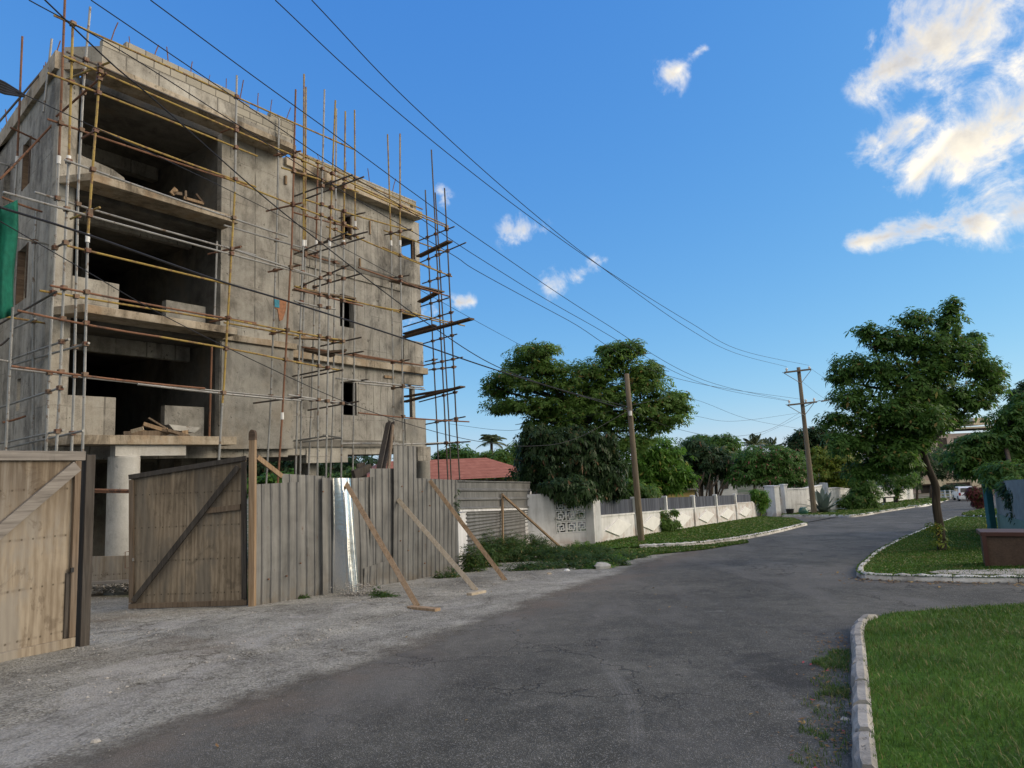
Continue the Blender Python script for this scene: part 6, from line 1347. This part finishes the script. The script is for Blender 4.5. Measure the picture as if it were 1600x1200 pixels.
b = gp(1235, 806); m = MB(); m.tube([b, b+Z*.05, b+Z*.46, b+Z*.5], [.2, .22, .28, .3], 14); setp(m.build('plant_tub', CABLE), 'black plant tub in front of the plain white wall', 'tub')
b = gp(1256, 806); m = MB(); m.tube([b, b+Z*.08, b+Z*.34, b+Z*.56, b+Z*.6], [.2, .28, .35, .24, .2], 16); setp(m.build('glazed_urn', plain('green_glaze', (.03, .10, .075), .3, 0, .3, 4., .05, .5), smooth=True), 'round dark green urn at the foot of the left agave', 'urn')
bt_ = gp(1391, 789); m = MB()
T = thing('bench', 'small dark bench frame beside the conical street tree', 'bench', bt_)
for dx in (-.55, .55):
    m = MB(); m.hexa(bt_+np.array([dx, 0, .35]), (.05, 0, 0), (0, .2, 0), (0, 0, .4)); m.build('leg', RAIL_D, T)
m = MB(); m.hexa(bt_+np.array([0, 0, .78]), (.68, 0, 0), (0, .25, 0), (0, 0, .045)); m.build('seat', RAIL_D, T)

# ------------------------------------------------------------------ houses
def hip_roof(T, c, du, dv, L, Wd, ze, zr, inset, mat=ROOF, over=.5):
    c, du, dv = map(np.array, (c, du, dv)); e = [c+du*sx*(L/2+over)+dv*sy*(Wd/2+over)+Z*ze for sx, sy in ((-1, -1), (1, -1), (1, 1), (-1, 1))]
    r = [c-du*(L/2-inset)+Z*zr, c+du*(L/2-inset)+Z*zr]; m = MB(); m.add(e+r, [(0, 1, 5, 4), (1, 2, 5), (2, 3, 4, 5), (3, 0, 4), (3, 2, 1, 0)]); return m.build('roof', mat, T)
hA, hB = aty(560, 755, 36), aty(845, 755, 40.); hc = (hA+hB)/2; du_ = nrm((hB-hA)*[1, 1, 0]); dv_ = np.array([-du_[1], du_[0], 0]); L_ = np.linalg.norm((hB-hA)[:2]); hc[2] = 0
ze, zr = float(hA[2])-.05, aty(700, 714, 41)[2]
H1 = thing('house', 'long bungalow with a terracotta tiled roof behind the zinc fences', 'house', (hc[0]+dv_[0]*3.6, hc[1]+dv_[1]*3.6, gz(hc[1])), math.atan2(du_[1], du_[0]))
hip_roof(H1, hc+dv_*3.6, du_, dv_, L_-.8, 7., ze, zr-.12, 1.6)
m = MB(); m.hexa(hc+dv_*3.6+Z*((gz(hc[1])+ze)/2-.1), du_*(L_/2-.5), dv_*3.4, Z*((ze-gz(hc[1]))/2-.1)); m.build('wall', plain('cream_wall', (.5, .42, .28), .85), H1)
m = MB()
for k_ in (-.25, .1, .3): m.hexa(hc+dv_*.18+du_*L_*k_+Z*(ze-1.2), du_*.6, dv_*.03, Z*.6)
m.build('window', RAIL_D, H1)
YW = plain('yellow_wall', (.52, .38, .14), .85, 0, .2, 3.)
def small_house(label, x0, x1, yt, Y, zr_px, mat, roofmat, dep=5.):
    a, b = aty(x0, yt, Y), aty(x1, yt, Y); c = (a+b)/2; T = thing('house', label, 'house', (c[0], c[1]+dep/2, gz(Y))); zb_ = gz(Y); w_ = (b-a)[0]/2
    m = MB(); m.hexa((c[0], c[1]+dep/2, (zb_+c[2])/2), (w_, 0, 0), (0, dep/2, 0), (0, 0, (c[2]-zb_)/2)); m.build('wall', mat, T)
    hip_roof(T, (c[0], c[1]+dep/2, 0), np.array([1., 0, 0]), np.array([0, 1., 0]), 2*w_, dep, c[2]+.005, aty((x0+x1)/2, zr_px, Y)[2], w_*.5, roofmat, .35)
    m = MB(); m.hexa((c[0]-w_*.4, c[1]-.02, c[2]-1.1), (w_*.18, 0, 0), (0, .05, 0), (0, 0, .5)); m.build('window', RAIL_D, T); m = MB(); m.hexa((c[0]+w_*.4, c[1]-.02, c[2]-1.1), (w_*.18, 0, 0), (0, .05, 0), (0, 0, .5)); m.build('window', RAIL_D, T); return T
small_house('yellow garden house half hidden behind the trees over the boarded wall', 950, 1085, 768, 47, 757, YW, TIMB_D)
small_house('far white house with a red roof glimpsed through the garden trees', 1085, 1150, 742, 78, 724, WCLEAN, plain('red_roof', (.28, .05, .04), .7))
# pale apartment building closing the street
YE = 112.
PINK = plain('pale_pink_render', (.52, .42, .37), .85, 0, .12, 1.); CREAM = plain('pale_cream_render', (.56, .49, .36), .85, 0, .12, 1.)
e0_ = aty(1520, 770, YE); T = thing('apartment_building', 'pale pink apartment building with a roof tank house closing the end of the street', 'building', (e0_[0], e0_[1], gz(YE)))
def eb(x0, x1, y0, y1, Yo, dep, nm, mat):
    a, b = aty(x0, y1, YE+Yo), aty(x1, y0, YE+Yo); m = MB(); m.hexa(((a[0]+b[0])/2, YE+Yo+dep/2, (a[2]+b[2])/2), ((b[0]-a[0])/2, 0, 0), (0, dep/2, 0), (0, 0, abs(b[2]-a[2])/2)); return m.build(nm, mat, T)
eb(1425, 1640, 671, 790, 0, 14, 'wall', PINK); eb(1420, 1645, 664, 671, -.6, 15, 'roof_slab', CREAM)
eb(1522, 1546, 652, 664, 3, 5, 'tank_house', CREAM); eb(1510, 1524, 658, 661, 3, 4, 'roof_canopy', RAIL_D); eb(1545, 1558, 660, 662.5, 3, 4, 'roof_canopy', RAIL_D)
eb(1424, 1640, 712, 716, -1.2, 1.2, 'balcony_slab', CREAM); eb(1424, 1640, 748, 752, -1.2, 1.2, 'balcony_slab', CREAM)
for x in (1468, 1472+50, 1570): eb(x, x+6, 720, 781, -1.6, .5, 'column', CREAM)
for x in range(1440, 1630, 26):
    for (y0, y1) in ((684, 702), (724, 742), (758, 774)): eb(x, x+13, y0, y1, -.03, .1, 'window', RAIL_D)
# white rail at the end of the street
rp0, rp1 = gp(1470, 780.5), gp(1494, 780.5); T = thing('metal_railing', 'low white metal railing beside the parked car', 'railing', rp0)
for i in range(4):
    p = rp0+(rp1-rp0)*i/3; m = MB(); m.hexa(p+Z*.6, (.08, 0, 0), (0, .08, 0), (0, 0, .6)); m.build('post', WCLEAN, T)
for h in (.35, .75, 1.1):
    m = MB(); m.tube([rp0+Z*h, rp1+Z*h], .04, 6); m.build('rail', WCLEAN, T)

# ------------------------------------------------------------------ white car at the end of the street
CARP = plain('white_car_paint', (.72, .73, .74), .3, 0, .02, 2., 0., .5); GLASS = plain('dark_car_glass', (.015, .018, .02), .08, 0, .1, 2., 0., .6)
TYRE = plain('tyre_rubber', (.015, .015, .015), .9); LAMP = plain('red_lamp_plastic', (.3, .015, .012), .25, 0, .1)
cp = (gp(1495, 783)+gp(1521, 782))/2; hd_ = rad(24.)
cf_ = np.array([math.sin(hd_), math.cos(hd_), 0]); cs_ = np.array([math.cos(hd_), -math.sin(hd_), 0])
CT = thing('parked_car', 'white estate car parked at the end of the street seen from behind', 'car', cp, math.pi/2-hd_)
def CP(x, y, z): return cp+cs_*x+cf_*y+Z*z
prof = [(-2.15, .45), (-2.18, .80), (-2.05, 1.02), (-1.75, 1.5), (-1.45, 1.6), (.35, 1.58), (1.0, 1.05), (2.0, .92), (2.2, .7), (2.2, .4), (1.9, .3), (-1.9, .3)]
m = MB(); W_ = .86
def sect(x, sc): return [CP(x, y*sc if abs(y) > 1.9 else y, z if z < 1.1 else 1.02+(z-1.02)*sc) for y, z in prof]
rows = []
for x, k_, tum in ((-W_, .97, 1), (-W_*.9, 1, 0), (W_*.9, 1, 0), (W_, .97, 1)):
    rows.append([CP(x*(1 if z < 1.05 else .86+.0*tum), y*k_, z*(1 if not tum else .985)) for y, z in prof])
n = len(prof); vs = [p for r_ in rows for p in r_]; fs = [(i*n+j, i*n+(j+1) % n, (i+1)*n+(j+1) % n, (i+1)*n+j) for i in range(3) for j in range(n)]
fs += [tuple(range(n))[::-1], tuple(3*n+j for j in range(n))]; m.add(vs, fs); m.build('body', CARP, CT, bevel=.04)
m = MB(); m.prism([CP(-.66, -2.06, 1.06), CP(.66, -2.06, 1.06), CP(.58, -1.79, 1.48), CP(-.58, -1.79, 1.48)], -cf_*.02+Z*.01); m.build('rear_window', GLASS, CT)
for sx in (-1, 1):
    m = MB(); m.prism([CP(sx*.78, -1.5, 1.08), CP(sx*.78, .9, 1.08), CP(sx*.75, .3, 1.48), CP(sx*.75, -1.4, 1.5)], cs_*sx*.03); m.build('side_window', GLASS, CT)
    m = MB(); m.hexa(CP(sx*.76, -2.16, .86), cs_*.09, cf_*.04, Z*.15); m.build('tail_lamp', LAMP, CT)
    for y in (-1.35, 1.35):
        m = MB(); c = CP(sx*.78, y, .32); m.tube([c-cs_*.1, c+cs_*.1], .32, 18); wo = m.build('wheel', TYRE, CT); m = MB(); m.tube([c-cs_*.11, c+cs_*.11], .19, 12); m.build('rim', GALV, wo)
m = MB(); m.hexa(CP(0, -2.19, .48), cs_*.84, cf_*.06, Z*.14); m.build('bumper', CARP, CT, bevel=.03); m = MB(); m.hexa(CP(0, -2.2, .8), cs_*.26, cf_*.015, Z*.06); m.build('number_plate', WCLEAN, CT)

# ------------------------------------------------------------------ right hand corner: turquoise post, wall, cabinet
TURQ = plain('turquoise_paint', (.03, .14, .17), .65, 0, .25, 6.); PALEG = plain('pale_green_band', (.22, .30, .24), .8, 0, .2, 4.)
q0, q1 = gp(1549, 833), gp(1561, 832); ztq = aty(1548, 755, q0[1])[2]
T = thing('gate_post', 'turquoise painted gate post at the near end of the pale grey wall', 'post', (q0+q1)/2); c = (q0+q1)/2
m = MB(); m.hexa(np.array([c[0], c[1]+.12, (ztq+c[2])/2]), (.11, 0, 0), (0, .09, 0), (0, 0, (ztq-c[2])/2+.05)); m.build('shaft', TURQ, T, bevel=.012)
m = MB(); m.hexa(np.array([c[0], c[1]+.12, ztq+.08]), (.13, 0, 0), (0, .11, 0), (0, 0, .04)); m.build('cap', TURQ, T)
a, b = gp(1562, 831), gp(1640, 866)
T = thing('garden_wall', 'pale grey garden wall with a green plinth running off the right edge', 'wall', a); za, zb_ = aty(1562, 752, a[1])[2], aty(1610, 758, (a*.5+b*.5)[1])[2]; d = nrm((b-a)*[1, 1, 0]); n = np.array([-d[1], d[0], 0]); n = n if n[0] > 0 else -n
HW = za-a[2]
m = MB(); m.prism([a+Z*.62, b+Z*.62, b+Z*HW, a+Z*HW], n*.2); m.build('wall_panel', plain('faded_grey_paint', (.33, .325, .31), .85, 0, .25, 5.), T); m = MB(); m.prism([a-Z*.2-n*.03, b-Z*.2-n*.03, b+Z*.615-n*.03, a+Z*.615-n*.03], n*.25); m.build('plinth', PALEG, T)
vv, vf = leaf_cloud([(aty(1583, 785, 20.5), np.array([.2, .2, .55])), (aty(1578, 765, 21.2), np.array([.3, .25, .25])), (aty(1596, 815, 20.), np.array([.12, .1, .3])), (aty(1598, 770, 20), np.array([.3, .2, .3]))], 420, .12, RNG, .2, 5, .7)
setp(np_mesh('vine', vv, vf, LEAF_C), 'dark creeper hanging down the pale grey garden wall', 'vine')
b0, b1 = gp(1541, 893), gp(1640, 892); TB = thing('utility_cabinet', 'brown metal utility cabinet standing on the corner lawn', 'cabinet', b0)
BROWN = plain('brown_cabinet_paint', (.075, .035, .028), .5, .1, .25, 3., .08); MESH = plain('brown_cabinet_side', (.085, .055, .04), .6, .1, .35, 30., .4)
d = nrm(V+.12*U); n = nrm(U-.12*V); Lb = 1.5; hb_ = aty(1541, 836, b0[1])[2]-b0[2]
m = MB(); m.hexa(b0+d*Lb/2+n*.32+Z*(hb_/2+.03), d*(Lb/2-.03), n*.29, Z*(hb_/2-.05)); m.build('body', MESH, TB)
m = MB(); m.hexa(b0+d*Lb/2+n*.32+Z*(hb_+.02), d*(Lb/2+.02), n*.34, Z*.04); m.build('lid', BROWN, TB, bevel=.01)
for s_ in (.03, Lb*.49, Lb-.03):
    m = MB(); m.hexa(b0+d*s_+Z*hb_/2, d*.035, n*.03, Z*(hb_/2+.02)); m.build('corner_strip', BROWN, TB)
m = MB(); m.hexa(b0+d*Lb/2+n*.32+Z*.0, d*(Lb/2+.06), n*.36, Z*.05); m.build('plinth', KERB_G, TB)
yb_ = gp(1548, 829); v, f = leaf_cloud([(yb_+Z*.12, np.array([.16, .12, .14]))], 60, .07, RNG, .3, 5)
setp(np_mesh('flower_tuft', v, f, plain('yellow_flower', (.5, .4, .03), .7)), 'tuft of yellow flowers at the foot of the turquoise post', 'flowers')
# rubbish on the verge
def lump(name, x, y, r, mat, label, cat):
    p = gp(x, y); bm_v, bm_f = [], []; m = MB(); n = 10
    for i in range(6):
        ph = math.pi*i/5
        for j in range(n):
            a = 2*math.pi*j/n; k_ = r*(1+.35*mnoise.noise((math.cos(a)*1.5+x, math.sin(a)*1.5, ph))); bm_v.append(p+np.array([k_*math.sin(ph)*math.cos(a)*1.25, k_*math.sin(ph)*math.sin(a), max(-.02, k_*math.cos(ph)*.7+r*.3)]))
    m.add(bm_v, [(i*n+j, i*n+(j+1) % n, (i+1)*n+(j+1) % n, (i+1)*n+j)[::-1] for i in range(5) for j in range(n)]); setp(m.build(name, mat), label, cat)
lump('rock', 941, 889, .16, CONC_L, 'pale rock lying at the tip of the weeds by the road', 'rock')
lump('rubbish', 886, 893, .06, WCLEAN, 'crumpled white rubbish at the edge of the weeds', 'rubbish')
lump('rubbish', 858, 898, .05, TIMB_P, 'small tan scrap lying before the weeds', 'rubbish')
lump('stone', 1321, 1127, .028, CONC_L, 'small pale stone lying in the gutter by the bare kerb', 'stone')
lump('stone', 148, 1162, .035, CONC_L, 'single whitish stone at the broken edge of the forecourt', 'stone')
